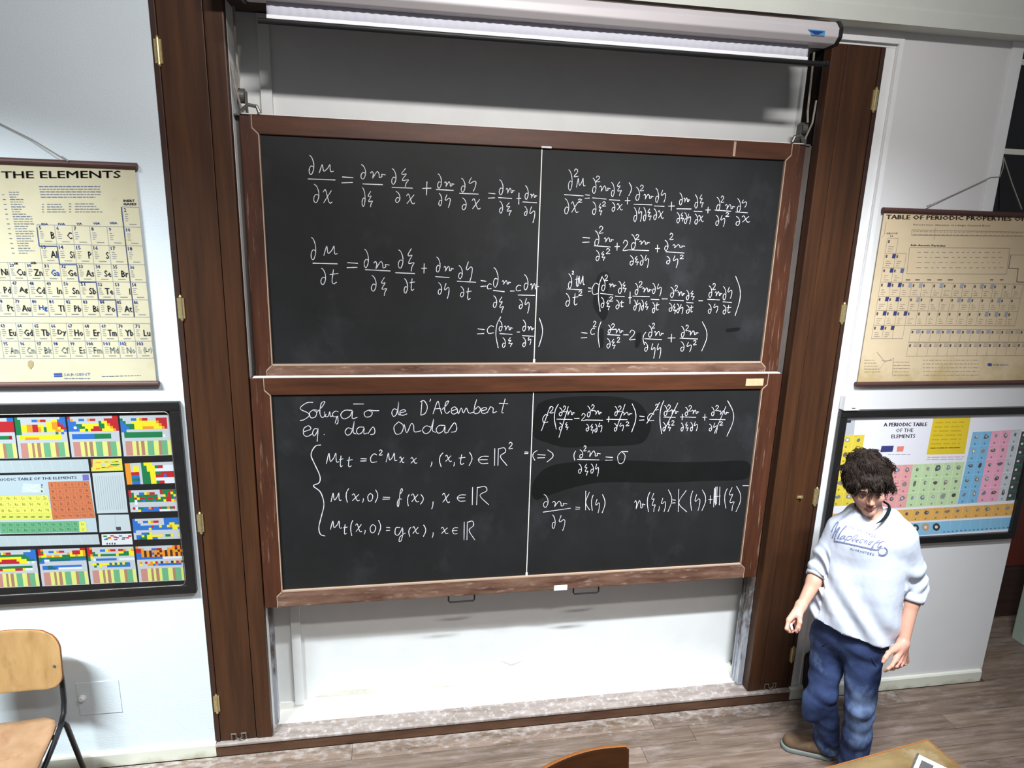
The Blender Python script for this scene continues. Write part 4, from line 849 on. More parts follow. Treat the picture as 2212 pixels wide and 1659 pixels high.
c_ = dict(
 A=[(-300, 195), (100, 190), (140, 505), (-265, 515)], B=[(110, 185), (505, 182), (545, 495), (150, 508)], C=[(520, 180), (915, 172), (948, 490), (560, 497)], D=[(930, 172), (1318, 165), (1342, 480), (965, 490)],
 E=[(970, 545), (1348, 530), (1368, 698), (990, 710)], F=[(998, 755), (1365, 745), (1388, 915), (1018, 925)], G=[(1030, 978), (1395, 965), (1415, 1130), (1045, 1140)],
 H=[(1055, 1192), (1420, 1180), (1448, 1455), (1085, 1470)], I=[(675, 1200), (1038, 1192), (1072, 1470), (710, 1485)], J=[(293, 1215), (660, 1203), (697, 1488), (330, 1502)], K=[(-75, 1225), (275, 1215), (312, 1503), (-40, 1515)],
 A2=[(-720, 205), (-315, 198), (-278, 515), (-680, 525)], K2=[(-450, 1235), (-92, 1226), (-55, 1516), (-412, 1528)])
panel('A', c_['A'], ['nnnnnnnnnnnnnnbb', 'nnnnnnnnnnrrrrrr', 'yyoorrrrrrrrrrrr', 'yyyoorrrrrrrrrrr', 'nnnnnnnnnnnnnnnn', 'nyyyyyggggggggdn', 'nnnnnnnnnnnnnnnn'])
panel('A', c_['A2'], ['nnnnnnnnnnnnnnbb', 'bbgnnnnnnnyyyyrr', 'bbggyyyyyyyyoorr', 'bbgggyyyyyyooorr', 'nnnnnnnnnnnnnnnn', 'nyyyyyggggggggdn', 'nnnnnnnnnnnnnnnn'])
panel('B', c_['B'], ['gnnnnnnnnnnnnnnnbb', 'ggnnnnbborrnnyybbb', 'ggnnnnnnnnnyyoorbb', 'ggyyoorryynyyoorrb', 'ggyyoorroygyyooyrr', 'ggyyoorroygyyyooyb', 'ggnnnnnnnnnnnngnbn', 'nyyyyyyyyyyyyyyynn', 'nyyoooooyyyyyyyynn', 'nnnnnnnnnnnnnnnnnn'])
panel('C', c_['C'], ['rnnnnnnnnnnnnnnnrr', 'bonnbbnorrnnnrrrrr', 'bbbnnnnnnnngyyrrrr', 'bbbggyyyyyyggyorrr', 'bbwbggyyyrrggyyorr', 'bbbbyygyrrrryyyyor', 'nnnnnnnnnnnnnnnnnn', 'nbbbbbbbbggggggnnn', 'nbbbbbbbbggggggnnn', 'nnnnnnnnnnnnnnnnnn'])
panel('D', c_['D'], ['nnnnnnnnnnnnnnnnnn', 'gnnnbbyorrnnnrrrrn', 'bgnnyyyyyyyyyorrrn', 'bbgggyyyyyyyyyorrn', 'bbbggyyyooooyyyorn', 'bbnnnnnnnnnnnnnnnn', 'nggggggggggggggnnn', 'nggggggggggggggwnn', 'nnnnnnnnnnnnnnnnnn'])
panel('E', c_['E'], ['oonnnngyyynnnnnnnn', 'oonyynggyyygrrwwww', 'oonyynggyyywwwwwww', 'oorrrngggyyggrrrrr', 'oobbbngggyyrrrbrrr', 'ooggtngggyywwwwwww', 'oobbbngggyygrrwwww'], 0, 1, False, 'w')
panel('F', c_['F'], ['rnnnnnnnnnnnrgggrg', 'rgnnbbyorrnnrggryg', 'rgyggggggggnnygrgy', 'ggryrrgrrgryggrrgb', 'ggwggbgggbgggyrryo', 'nnwnnnnnnnnnnnnnnn', 'nnnnnnnnnnnnnnnnnn', 'nrwtgbborbbrggogrn', 'nnnybbbbbbbwwwwnnn'], 0, 1, False)
panel('G', c_['G'], ['bnnnnnnnnnnnbbbbbb', 'bbnnbbyorrnnbbbbbb', 'bbbnnnnnnnnnbbyybb', 'bbbbbbbrbbybbyoyyy', 'bbbbbbybbbbbbbbyyb', 'bnnnnnnnnnnnnnnnnn', 'nnnbbgynnnnnnnnnnn', 'nbbygyyyyyynggynny', 'nbtggyybbnnnnnnnnn'], 0, 1, False)
panel('H', c_['H'], ['onnnnnnnnnnnnnoroD', 'rronnnbbrrnnoooDoD', 'rroDoDoooDoDoDooDo', 'bboDoDboDooDoDoDoD', 'bboDoDoDoDoDoDoDoD', 'bbbbbbbbbbwwwwwwww', 'nnnnnnnnnnnnnnnnnn', 'nonrnoyrnDnonDyroD', 'nynnoobpbbbbbbbbbn', 'nnnnnnnnnnnnnnnnnn'])
panel('I', c_['I'], ['ronnnnnnnnnnnnnnnn', 'rrnnnbbyorrnrronyo', 'rrgnnnnnnnnnyyggyy', 'roggyggggggyggggyy', 'gynnnnnnnnnnnnnnnn', 'gnwbbbbbbbbnwwwwww', 'nnnnnnnnnnnnnnnnnn', 'nyygyyyygygygygbnn', 'nngnynnbbbbbbbbbnn', 'nnnnnnnnnnnnnnnnnn'])
panel('J', c_['J'], ['ronnnnnnnnnnnnnnrr', 'rgnnbbyorrnnnrrryo', 'rrynnnnnnnnoyrrryo', 'oyyooyooygggyyoyyo', 'ggbggggggggggggggg', 'gbwwttttttttbbbbbb', 'bbnnnnnnnnnnnnnnnn', 'nnnnnnnnnnnnnnnnnn', 'nbbttbbbbbbbbbbbnn', 'nbbtttbwwwwwwwwwnn', 'nnnnnnnnnnnnnnnnnn'])
panel('K', c_['K'], ['nnnnnnnnnnnnnnnnbb', 'nnbbyorrnnnnnbbbbb', 'ggggggggggggggbbbb', 'ggyyyyyyyyyygggbbb', 'ggyyrrrrrryyyygggb', 'yyrrrrrrrrryyywnwn', 'nnnnnnnnnnnnnnnnnn', 'ngggggggggggggggnn', 'nyrryyyyyrrrywwwnn', 'nnnnnnnnnnnnnnnnnn'])
panel('K', c_['K2'], ['nnnnnnnnnnnnnnnnbb', 'nnbbyorrnnnnnbbbbb', 'ggggggggggggggbbbb', 'ggyyyyyyyyyygggbbb', 'ggyyrrrrrryyyygggb', 'nnnnnnnnnnnnnnnnnn', 'ngggggggggggggggnn', 'nnnnnnnnnnnnnnnnnn'])
ik = Ink(L2, YF, 0.62)
GR = rgb(188, 200, 204)
for cn in ([(-700, 535), (685, 512), (697, 605), (-690, 632)], [(-700, 1122), (765, 1098), (778, 1175), (-690, 1210)]):
    ik.quad(cn, GR, 1)
    for k in range(18): ik.line(ik.bil(cn, k/18+.01, .05), ik.bil(cn, k/18+.02, .95), 2, rgb(220, 226, 230), 2)
for cn in ([(718, 620), (962, 612), (998, 928), (755, 935)], [(765, 945), (1003, 942), (1022, 1072), (775, 1082)]):
    ik.quad(cn, rgb(198, 208, 212), 1)
    for k in range(13):
        if cn[0][1] < 700: ik.line(ik.bil(cn, .08+k*.07, .08), ik.bil(cn, .08+k*.07, .92), 4, rgb(164, 174, 182), 2)
ik.quad([(900, 1040), (940, 1038), (945, 1065), (910, 1068)], rgb(70, 70, 80), 2); ik.line((895, 948), (905, 1075), 2, rgb(150, 160, 168), 2)
ik.quad([(790, 1098), (1025, 1092), (1035, 1175), (795, 1182)], rgb(222, 224, 228), 1)
for k in range(16): x = 800+random.uniform(0, 200); y = 1102+random.uniform(0, 32); ik.quad(ik.box(x, y, x+26, y+10), CM[random.choice('royogrbr')], 2)
for k in range(4): x = 830+k*20; ik.quad(ik.box(x, 1168-random.uniform(0, 6), x+10, 1176), INKD, 2)
ik.quad([(708, 512), (948, 506), (958, 600), (712, 607)], rgb(220, 214, 110), 1)
for k in range(34): x = 718+random.uniform(0, 200); y = 516+random.uniform(0, 70); ik.quad(ik.box(x, y, x+34, y+9), CM[random.choice('oyygonyg')], 2)
ik.quad([(712, 512), (722, 512), (720, 575), (708, 575)], CM['r'], 3)
mt_ = [(-700, 652), (700, 622), (760, 1080), (-640, 1112)]
ik.quad(mt_, rgb(190, 206, 214), 1)
ik.text('PERIODIC TABLE OF THE ELEMENTS', [(-50, 662), (596, 644), (598, 664), (-50, 684)], rgb(60, 62, 100), bold=0.0012)
ik.quad([(642, 632), (690, 630), (694, 676), (646, 678)], rgb(120, 110, 190), 3)
def table(cn, txt, col, line_, c0):
    nr, nc = len(txt), len(txt[0]); ik.quad(cn, col, 2)
    for j in range(nr+1): ik.line(ik.bil(cn, 0, j/nr), ik.bil(cn, 1, j/nr), 1.6, line_, 3)
    for i in range(nc+1): ik.line(ik.bil(cn, i/nc, 0), ik.bil(cn, i/nc, 1), 1.6, line_, 3)
    for j in range(nr):
        for i in range(nc):
            ww = min(0.5, TEXTS[txt[j][i]][2]*0.42); u0 = (i+.5-ww/2)/nc; u1 = (i+.5+ww/2)/nc; v0 = (j+.25)/nr; v1 = (j+.75)/nr
            ik.text(txt[j][i], [ik.bil(cn, u0, v0), ik.bil(cn, u1, v0), ik.bil(cn, u1, v1), ik.bil(cn, u0, v1)], c0)
table([(375, 690), (692, 682), (742, 968), (412, 982)], BT, rgb(210, 122, 82), rgb(160, 84, 56), rgb(96, 50, 40))
table([(-25, 795), (372, 790), (404, 930), (-5, 938)], YT, rgb(232, 232, 110), rgb(190, 190, 70), rgb(80, 84, 50))
ik.quad([(-5, 938), (404, 930), (410, 980), (0, 988)], rgb(222, 222, 100), 2)
for k in range(7): ik.line((15+57*k, 962), (45+57*k, 961), 9, rgb(110, 112, 60), 3)
ik.quad([(-640, 812), (-25, 797), (0, 988), (-610, 1000)], rgb(232, 232, 110), 2)
table([(0, 1003), (668, 995), (678, 1075), (5, 1090)], GT, rgb(110, 176, 130), rgb(70, 136, 96), rgb(36, 80, 60))
ik.quad([(614, 996), (668, 995), (678, 1075), (620, 1077)], rgb(226, 230, 100), 3)
ik.quad([(180, 700), (335, 706), (342, 770), (170, 772)], rgb(206, 222, 236), 2)
for k in range(12): x = 180+random.uniform(0, 140); y = 715+random.uniform(0, 45); ik.quad(ik.box(x, y, x+24, y+8), rgb(236, 240, 246), 3)
for k in range(4): ik.quad([(318, 706+16*k), (332, 706+16*k), (334, 720+16*k), (320, 720+16*k)], CM['bgoy'[k]] if False else CM['bpyg'[k]], 4)
ik.build('main_chart', fl_)

fr_ = framed('black framed pictorial periodic table poster on the right wall', 2.318, 3.588, 0.990, 1.802, 0.040, 0.030)
P7 = lambda x, y: (1700+x/4.148, 850+y/4.148)
# print of the poster, laid out on the sheet in metres from crop corner points
YR = -0.0125
corner = [XZ(*P7(x, y), YR) for x, y in ((520, 232), (2150, 188), (2005, 1218), (385, 1310))]
ik = Ink(P7, YR)
ik.quad([(500, 215), (2150, 180), (1998, 1245), (330, 1380)], rgb(228, 226, 232), 0.6)
W_ = lambda *p: rgb(*p)
ik.quad([(520, 238), (612, 236), (600, 370), (500, 372)], W_(176, 178, 184), 1); ik.quad([(530, 240), (576, 238), (572, 262), (530, 264)], W_(50, 50, 54), 2)
for st, cx, y, w_ in (('A PERIODIC TABLE', 1060, 262, 388), ('OF THE', 1052, 314, 154), ('ELEMENTS', 1040, 368, 212)):
    ik.text(st, [(cx-w_/2+4, y), (cx+w_/2+4, y-3), (cx+w_/2, y+30), (cx-w_/2, y+34)], W_(60, 44, 48), bold=0.006)
def block(cn, nc, nr, col, icons=True, line_=None, dark=(60, 78), seed=1):
    ik.quad(cn, col, 1); R_ = random.Random(seed)
    lc = line_ or tuple(min(1, c*1.25+0.03) for c in col[:3])+(1,)
    for j in range(1, nr): ik.line(ik.bil(cn, 0, j/nr), ik.bil(cn, 1, j/nr), 3, lc, 2)
    for i in range(1, nc): ik.line(ik.bil(cn, i/nc, 0), ik.bil(cn, i/nc, 1), 3, lc, 2)
    if icons:
        for j in range(nr):
            for i in range(nc):
                v = R_.uniform(0.12, 0.62); tint = R_.choice(((1, 1, 1), (1, 1, 1), (1, .85, .7), (.8, .9, 1.1), (.85, 1, .85))); g_ = tuple(v*0.5*t_ for t_ in tint)+(1,)
                k_ = R_.randint(5, 8); a0 = R_.uniform(0, 6); pts = []
                ex, ey = R_.uniform(.16, .32), R_.uniform(.13, .26)
                for q in range(k_):
                    an = a0+2*math.pi*q/k_; rr_ = R_.uniform(.6, 1.1); pts.append(ik.bil(cn, (i+.5+ex*rr_*math.cos(an))/nc, (j+.36+ey*rr_*math.sin(an))/nr))
                ik.quad(pts, g_, 3)
                if R_.random() < 0.5:
                    pts = [ik.bil(cn, (i+.52+ex*.4*math.cos(2*math.pi*q/6))/nc, (j+.34+ey*.4*math.sin(2*math.pi*q/6))/nr) for q in range(6)]
                    ik.quad(pts, tuple(min(1, c*2.4+0.1) for c in g_[:3])+(1,), 4)
                ik.quad([ik.bil(cn, (i+.40)/nc, (j+.78)/nr), ik.bil(cn, (i+.56)/nc, (j+.78)/nr), ik.bil(cn, (i+.55)/nc, (j+.90)/nr), ik.bil(cn, (i+.40)/nc, (j+.90)/nr)], tuple(c*0.45 for c in col[:3])+(1,), 3)
                for q in range(2): ik.line(ik.bil(cn, (i+.1)/nc, (j+.08+.06*q)/nr), ik.bil(cn, (i+.1+.3)/nc, (j+.08+.06*q)/nr), 2.5, tuple(c*0.7 for c in col[:3])+(1,), 2)
block([(497, 372), (697, 370), (590, 1004), (388, 1012)], 2, 5, W_(212, 190, 66), seed=2)
ik.quad([(1312, 222), (1647, 210), (1592, 540), (1250, 548)], W_(220, 190, 48), 2)
for k in range(7): greek(ik, 1330-8*k, 1590-8*k, 262+38*k, -0.02, W_(196, 166, 30), 12, 0.3, 60)
greek(ik, 1285, 1560, 490, -0.02, W_(110, 90, 30), 6, 0.2, 40)
ik.quad([(848, 470), (957, 468), (945, 522), (836, 526)], W_(58, 62, 120), 2); ik.quad([(988, 474), (1050, 472), (1040, 520), (982, 522)], W_(226, 130, 110), 2)
greek(ik, 905, 1105, 548, -0.01, W_(150, 150, 156), 6, 0.3, 30); greek(ik, 1258, 1590, 572, -0.015, W_(226, 150, 160), 7, 0.15, 60); greek(ik, 1250, 1570, 592, -0.015, W_(140, 170, 210), 5, 0.15, 60)
block([(760, 648), (1130, 636), (1062, 1022), (690, 1040)], 4, 3, W_(226, 160, 160), seed=3)
block([(1130, 636), (1592, 612), (1522, 992), (1062, 1022)], 5, 3, W_(190, 212, 166), seed=4)
block([(1665, 345), (1838, 338), (1702, 978), (1525, 992)], 2, 5, W_(128, 182, 216), seed=5)
block([(1838, 338), (2012, 325), (1882, 966), (1702, 978)], 2, 5, W_(236, 168, 190), seed=6)
block([(2012, 325), (2098, 320), (1962, 962), (1882, 966)], 1, 5, W_(200, 202, 208), seed=7)
block([(2104, 340), (2190, 338), (2040, 955), (1962, 962)], 1, 8, W_(74, 76, 76), seed=8, icons=False)
for j in range(8):
    cn = [(2104, 340), (2190, 338), (2040, 955), (1962, 962)]
    ik.quad([ik.bil(cn, .2, (j+.3)/8), ik.bil(cn, .45, (j+.3)/8), ik.bil(cn, .45, (j+.55)/8), ik.bil(cn, .2, (j+.55)/8)], W_(214, 214, 216), 3)
    ik.quad([ik.bil(cn, .1, (j+.78)/8), ik.bil(cn, .9, (j+.78)/8), ik.bil(cn, .9, (j+.9)/8), ik.bil(cn, .1, (j+.9)/8)], W_(40, 120, 80), 3)
block([(400, 1078), (2036, 985), (2008, 1092), (380, 1190)], 18, 1, W_(222, 170, 92), seed=9)
block([(380, 1205), (2014, 1110), (1996, 1212), (360, 1330)], 18, 1, W_(134, 188, 218), icons=False, seed=10)
for cx, cy, c0 in ((1150, 1205, (60, 60, 64)), (1242, 1198, (190, 150, 120)), (1338, 1196, (60, 60, 64))):
    ik.quad([(cx+34*math.cos(a/8*6.283), cy+36*math.sin(a/8*6.283)) for a in range(8)], W_(*c0), 3); ik.quad([(cx+14*math.cos(a/8*6.283), cy+15*math.sin(a/8*6.283)) for a in range(8)], W_(220, 214, 200), 4)
for k in range(16): ik.line((1400+38*k, 1240-2.6*k), (1416+38*k, 1239-2.6*k), 9, W_(60, 110, 160), 3)
ik.build('poster_print', fr_)

# ================================================================== small things on the left wall
wp = empty('wall_plate', (-1.48, -0.004, 0.39), label='flat white cover plate low on the left wall with a round knob', cat='cover plate')
b = MB(); b.box(-1.580, -1.388, -0.0035, 0.0, 0.303, 0.486, bev=0.0015); b.build('plate', M['wall'], wp)
k_ = at(177, 1509, -0.01)
b = MB(); b.tube([(k_[0], -0.022, k_[2]), (k_[0], -0.016, k_[2]), (k_[0], -0.0035, k_[2])], [0.010, 0.015, 0.017], 14); b.build('knob', M['white'], wp)

# ================================================================== school chairs
def rounded_panel(cx, cz, w_, h_, r, nx=18, nz=10, arch=0.0):
    """grid of (u,w) local coords filling a rounded rectangle"""
    pts = []
    for j in range(nz+1):
        z = -h_/2+h_*j/nz
        dz = max(0, abs(z)-(h_/2-r)); inset = r-math.sqrt(max(r*r-dz*dz, 0))
        for i in range(nx+1):
            t = i/nx*2-1; x = t*(w_/2-inset)
            pts.append((x, z+(arch*(1-(2*x/w_)**2) if z > 0 else -arch*0.6*(1-(2*x/w_)**2))*abs(z)/(h_/2)))
    fs = [(j*(nx+1)+i, j*(nx+1)+i+1, (j+1)*(nx+1)+i+1, (j+1)*(nx+1)+i) for j in range(nz) for i in range(nx)]
    return pts, fs
def chair(loc, rz, label, back_mat, seat_mat, back_z=(0.615, 0.838), cr_=0.055, arch=0.018, th=0.011):
    t = empty('school_chair', loc, rz, label=label, cat='chair')
    # local frame: the chair faces -y, origin on the floor below the seat centre
    h_ = back_z[1]-back_z[0]; zc = sum(back_z)/2
    pts, fs = rounded_panel(0, 0, 0.43, h_, cr_, nx=28, nz=20, arch=arch)
    mb = MB(); mb.add([(x, 0.195-0.035*(1-(x/0.215)**2)*-1+0.10*z, zc+z) for x, z in pts], fs)
    o = mb.build('backrest', [back_mat, M['ply_edge']], t, smooth=True, local=True); md = o.modifiers.new('solid', 'SOLIDIFY'); md.thickness = th; md.material_offset_rim = 1
    md = o.modifiers.new('bevel', 'BEVEL'); md.width = 0.002; md.segments = 2; md.limit_method = 'ANGLE'
    pts, fs = rounded_panel(0, 0, 0.40, 0.40, 0.07, nz=14)
    mb = MB(); mb.add([(x*(1.0-0.10*(y/0.2)), y-0.005, 0.452-0.010*math.cos(x/0.2*1.57)-(0.05*max(0, -y-0.12)**1.3*6 if y < -0.12 else 0)+0.012*max(0, (y-0.08)/0.1)) for x, y in pts], fs)
    o = mb.build('seat', [seat_mat, M['ply_edge']], t, smooth=True, local=True); md = o.modifiers.new('solid', 'SOLIDIFY'); md.thickness = 0.011; md.material_offset_rim = 1
    for s_ in (-1, 1):
        x = s_*0.198
        b = MB(); b.tube([(x*0.98, 0.226, zc+0.0), (x*0.99, 0.219, back_z[0]), (x*1.02, 0.198, 0.53), (x*1.03, 0.175, 0.485), (x*1.03, 0.13, 0.452)], 0.0115, 10); b.build('back_tube', M['black'], t, smooth=True, local=True)
        b = MB(); b.tube([(x*1.04, 0.150, 0.462), (x*1.03, 0.06, 0.425), (x*1.02, -0.05, 0.39), (x*1.03, -0.13, 0.30), (x*1.06, -0.20, 0.012)], 0.0115, 10); b.build('leg', M['black'], t, smooth=True, local=True)
        b = MB(); b.tube([(x*1.04, 0.145, 0.462), (x*1.05, 0.175, 0.42), (x*1.08, 0.235, 0.18), (x*1.10, 0.275, 0.012)], 0.0115, 10); b.build('leg', M['black'], t, smooth=True, local=True)
        for (yy, zz) in ((-0.20, 0.0), (0.275, 0.0)):
            b = MB(); b.tube([(x*1.08, yy, 0.0), (x*1.08, yy, 0.03)], 0.014, 10); b.build('foot_cap', M['black'], t, local=True)
        b = MB(); b.tube([(x*0.93, 0.1895+0.035*(1-(x*0.93/0.215)**2)-0.002, zc-0.02), (x*0.93, 0.21, zc-0.02)], 0.006, 8); b.build('screw', M['steel'], t, local=True)
    b = MB(); b.tube([(-0.205, -0.06, 0.388), (0.205, -0.06, 0.388)], 0.010, 10); b.tube([(-0.205, 0.10, 0.424), (0.205, 0.10, 0.424)], 0.010, 10); b.build('cross_tube', M['black'], t, smooth=True, local=True)
    return t
chair((-1.735, -0.395, 0), math.radians(3), 'worn light plywood chair with black tube legs in front of the left wall', M['ply'], M['ply_seat'], back_z=(0.605, 0.872), cr_=0.075)
chair((0.683, -1.324, 0), math.radians(14), 'dark brown plywood chair back cut off at the bottom of the photo', M['ply_dark'], M['ply_dark'], back_z=(0.560, 0.798), cr_=0.012, arch=0.006, th=0.015)

# ================================================================== table corner with papers
ta = math.radians(8.5); tc = np.array([2.076, -1.143, 0.75])
tb = empty('desk', (tc[0], tc[1], 0), math.pi+ta, label='worn yellowish wooden desk corner at the bottom right', cat='desk')
# local x runs left along the far edge, local y towards the camera
tw, tdp = 0.88, 0.60
b = MB(); b.box(0.004, tw-0.004, 0.004, tdp-0.004, 0.728, 0.750, bev=0.003); b.build('top', M['table'], tb, local=True)
for (x0_, x1_, y0_, y1_) in ((0, tw, 0, 0.005), (0, tw, tdp-0.005, tdp), (0, 0.005, 0.005, tdp-0.005), (tw-0.005, tw, 0.005, tdp-0.005)):
    b = MB(); b.box(x0_, x1_, y0_, y1_, 0.724, 0.751, bev=0.001); b.build('edge_band', M['table_edge'], tb, local=True)
for (x_, y_) in ((0.06, 0.06), (tw-0.06, 0.06), (0.06, tdp-0.06), (tw-0.06, tdp-0.06)):
    b = MB(); b.tube([(x_, y_, 0.725), (x_, y_, 0.0)], 0.016, 12); b.build('leg', M['black'], tb, smooth=True, local=True)
for (a_, c_) in (((0.06, 0.06), (tw-0.06, 0.06)), ((0.06, tdp-0.06), (tw-0.06, tdp-0.06)), ((0.06, 0.06), (0.06, tdp-0.06)), ((tw-0.06, 0.06), (tw-0.06, tdp-0.06))):
    b = MB(); b.tube([(a_[0], a_[1], 0.70), (c_[0], c_[1], 0.70)], 0.012, 8); b.build('rail', M['black'], tb, local=True)
def on_table(px, py, z=0.7512):
    d = ray(px, py); return CAM+d*((z-CAM[2])/d[2])
p0 = on_table(1996, 1643)
nb = empty('notebook', (p0[0], p0[1]-0.10, 0.7512), math.radians(38), label='white paper notebook lying on the desk corner', cat='notebook')
b = MB(); b.box(-0.075, 0.075, -0.105, 0.105, 0.0, 0.006, bev=0.001); b.build('page_block', M['paper'], nb, local=True)
b = MB(); b.tube([(-0.075, 0.103+0.0, 0.006), (0.075, 0.103, 0.006)], 0.004, 8); b.build('spiral', M['steel'], nb, local=True)
b = MB(); b.box(-0.05, 0.05, 0.045, 0.085, 0.0062, 0.0068); b.build('printed_box', M['grey_plastic'], nb, local=True)

# black bag leaning behind the man's leg
bg = empty('bag', (2.32, -0.05, 0.075), label="small black bag leaning on the wall behind the man's leg", cat='bag')
bb = at(1737, 1412, -0.06); 
def blob_mesh(rings, n=20):
    vs = []; fs = []
    for (cx, cy, cz, rx, ry) in rings:
        for k in range(n):
            a = 2*math.pi*k/n; vs.append((cx+rx*math.cos(a), cy+ry*math.sin(a), cz))
    for i in range(len(rings)-1):
        for k in range(n): fs.append((i*n+k, i*n+(k+1) % n, (i+1)*n+(k+1) % n, (i+1)*n+k))
    fs.append(tuple(range(n))[::-1]); fs.append(tuple((len(rings)-1)*n+k for k in range(n))); return vs, fs
vs, fs = blob_mesh([(2.385, -0.06, 0.002, 0.020, 0.02), (2.380, -0.06, 0.05, 0.034, 0.030), (2.372, -0.06, 0.14, 0.062, 0.034), (2.366, -0.06, 0.24, 0.062, 0.034), (2.362, -0.055, 0.31, 0.060, 0.032), (2.362, -0.05, 0.330, 0.052, 0.022)])
b = MB(); b.add(vs, fs); o = b.build('bag_body', M['bag'], bg, smooth=True)
b = MB(); b.tube([(2.32, -0.05, 0.33), (2.335, -0.055, 0.365), (2.36, -0.05, 0.365), (2.375, -0.05, 0.33)], 0.004, 8); b.build('strap', M['bag'], bg)

# ================================================================== the man: distance-field modelling
class SDF:
    def __init__(s, lo, hi, h):
        s.lo = np.array(lo, np.float32); s.h = h; s.n = np.ceil((np.array(hi)-np.array(lo))/h).astype(int)+1
        s.F = np.full(tuple(s.n), 0.12, np.float32)
    def _win(s, lo, hi):
        a = np.clip(np.floor((np.array(lo)-s.lo)/s.h).astype(int), 0, s.n-1); b_ = np.clip(np.ceil((np.array(hi)-s.lo)/s.h).astype(int)+1, 1, s.n)
        sl = tuple(slice(int(p), int(q)) for p, q in zip(a, b_))
        g = [s.lo[i]+s.h*np.arange(a[i], b_[i], dtype=np.float32) for i in range(3)]
        return sl, g[0][:, None, None], g[1][None, :, None], g[2][None, None, :]
    def _merge(s, sl, d, k, sub=False):
        A = s.F[sl]
        if sub:
            d = -d; h_ = np.maximum(k-np.abs(A-d), 0)/k; s.F[sl] = np.maximum(A, d)+h_*h_*k*0.25
        else:
            h_ = np.maximum(k-np.abs(A-d), 0)/k; s.F[sl] = np.minimum(A, d)-h_*h_*k*0.25
    def cap(s, a, b_, ra, rb, k=0.01, ax=None, q=1.0, sub=False):
        """tapered capsule; ax,q: flattened along direction ax by factor q"""
        a = np.array(a, float); b_ = np.array(b_, float); R = max(ra, rb)*max(1, q)+k+2*s.h
        sl, X, Y, Z = s._win(np.minimum(a, b_)-R, np.maximum(a, b_)+R)
        ba = b_-a; L2_ = float(ba@ba)+1e-9
        px, py, pz = X-a[0], Y-a[1], Z-a[2]
        t = np.clip((px*ba[0]+py*ba[1]+pz*ba[2])/L2_, 0, 1)
        vx, vy, vz = px-t*ba[0], py-t*ba[1], pz-t*ba[2]
        d2 = vx*vx+vy*vy+vz*vz
        if ax is not None:
            ax = np.array(ax, float); ax /= np.linalg.norm(ax); c = vx*ax[0]+vy*ax[1]+vz*ax[2]; d2 = d2+c*c*(1/q**2-1)
        d = (np.sqrt(np.maximum(d2, 0))-(ra+(rb-ra)*t))*(min(1, q) if ax is not None else 1)
        s._merge(sl, d.astype(np.float32), k, sub)
    def ell(s, c, r, axes=None, k=0.01, sub=False):
        c = np.array(c, float); r = np.array(r, float); R = r.max()+k+2*s.h
        sl, X, Y, Z = s._win(c-R, c+R); p = (X-c[0], Y-c[1], Z-c[2])
        if axes is None: axes = np.eye(3)
        u = [(p[0]*A[0]+p[1]*A[1]+p[2]*A[2]) for A in axes]
        k0 = np.sqrt((u[0]/r[0])**2+(u[1]/r[1])**2+(u[2]/r[2])**2); k1 = np.sqrt((u[0]/r[0]**2)**2+(u[1]/r[1]**2)**2+(u[2]/r[2]**2)**2)
        d = k0*(k0-1)/np.maximum(k1, 1e-6)
        s._merge(sl, d.astype(np.float32), k, sub)
    def plane(s, p, n, k=0.004):
        """keep only the side where (x-p).n < 0"""
        sl, X, Y, Z = s._win(s.lo, s.lo+s.h*s.n); d = (X-p[0])*n[0]+(Y-p[1])*n[1]+(Z-p[2])*n[2]
        s.F = np.maximum(s.F, d.astype(np.float32))
    def mesh(s):
        F = s.F; n = F.shape; I = F < 0
        cnt = np.zeros((n[0]-1, n[1]-1, n[2]-1), np.int8)
        for dx in (0, 1):
            for dy in (0, 1):
                for dz in (0, 1): cnt += I[dx:n[0]-1+dx, dy:n[1]-1+dy, dz:n[2]-1+dz]
        act = (cnt > 0) & (cnt < 8); idx = np.argwhere(act); N = len(idx)
        vid = np.full(act.shape, -1, np.int32); vid[act] = np.arange(N)
        acc = np.zeros((N, 3)); w_ = np.zeros(N)
        cor = [(0, 0, 0), (1, 0, 0), (0, 1, 0), (1, 1, 0), (0, 0, 1), (1, 0, 1), (0, 1, 1), (1, 1, 1)]
        val = [F[idx[:, 0]+c[0], idx[:, 1]+c[1], idx[:, 2]+c[2]] for c in cor]
        for i, j in ((0, 1), (2, 3), (4, 5), (6, 7), (0, 2), (1, 3), (4, 6), (5, 7), (0, 4), (1, 5), (2, 6), (3, 7)):
            mk = (val[i] < 0) != (val[j] < 0); t = np.where(mk, val[i]/np.where(mk, val[i]-val[j], 1), 0)
            P_ = np.array(cor[i])+t[:, None]*(np.array(cor[j])-np.array(cor[i])); acc += P_*mk[:, None]; w_ += mk
        V = s.lo+(idx+acc/w_[:, None])*s.h
        faces = []
        for ax in range(3):
            o1, o2 = [(1, 2), (2, 0), (0, 1)][ax]
            sa = [slice(0, n[0]), slice(0, n[1]), slice(0, n[2])]; sb = list(sa); sa[ax] = slice(0, n[ax]-1); sb[ax] = slice(1, n[ax])
            ch = I[tuple(sa)] != I[tuple(sb)]; e = np.argwhere(ch)
            e = e[(e[:, o1] > 0) & (e[:, o2] > 0) & (e[:, o1] < n[o1]-1) & (e[:, o2] < n[o2]-1)]
            q = []
            for d1, d2 in ((1, 1), (0, 1), (0, 0), (1, 0)):
                c = e.copy(); c[:, o1] -= d1; c[:, o2] -= d2; q.append(vid[c[:, 0], c[:, 1], c[:, 2]])
            q = np.stack(q, 1); ins = I[e[:, 0], e[:, 1], e[:, 2]]; q[~ins] = q[~ins][:, ::-1]; faces.append(q)
        return V, np.concatenate(faces)
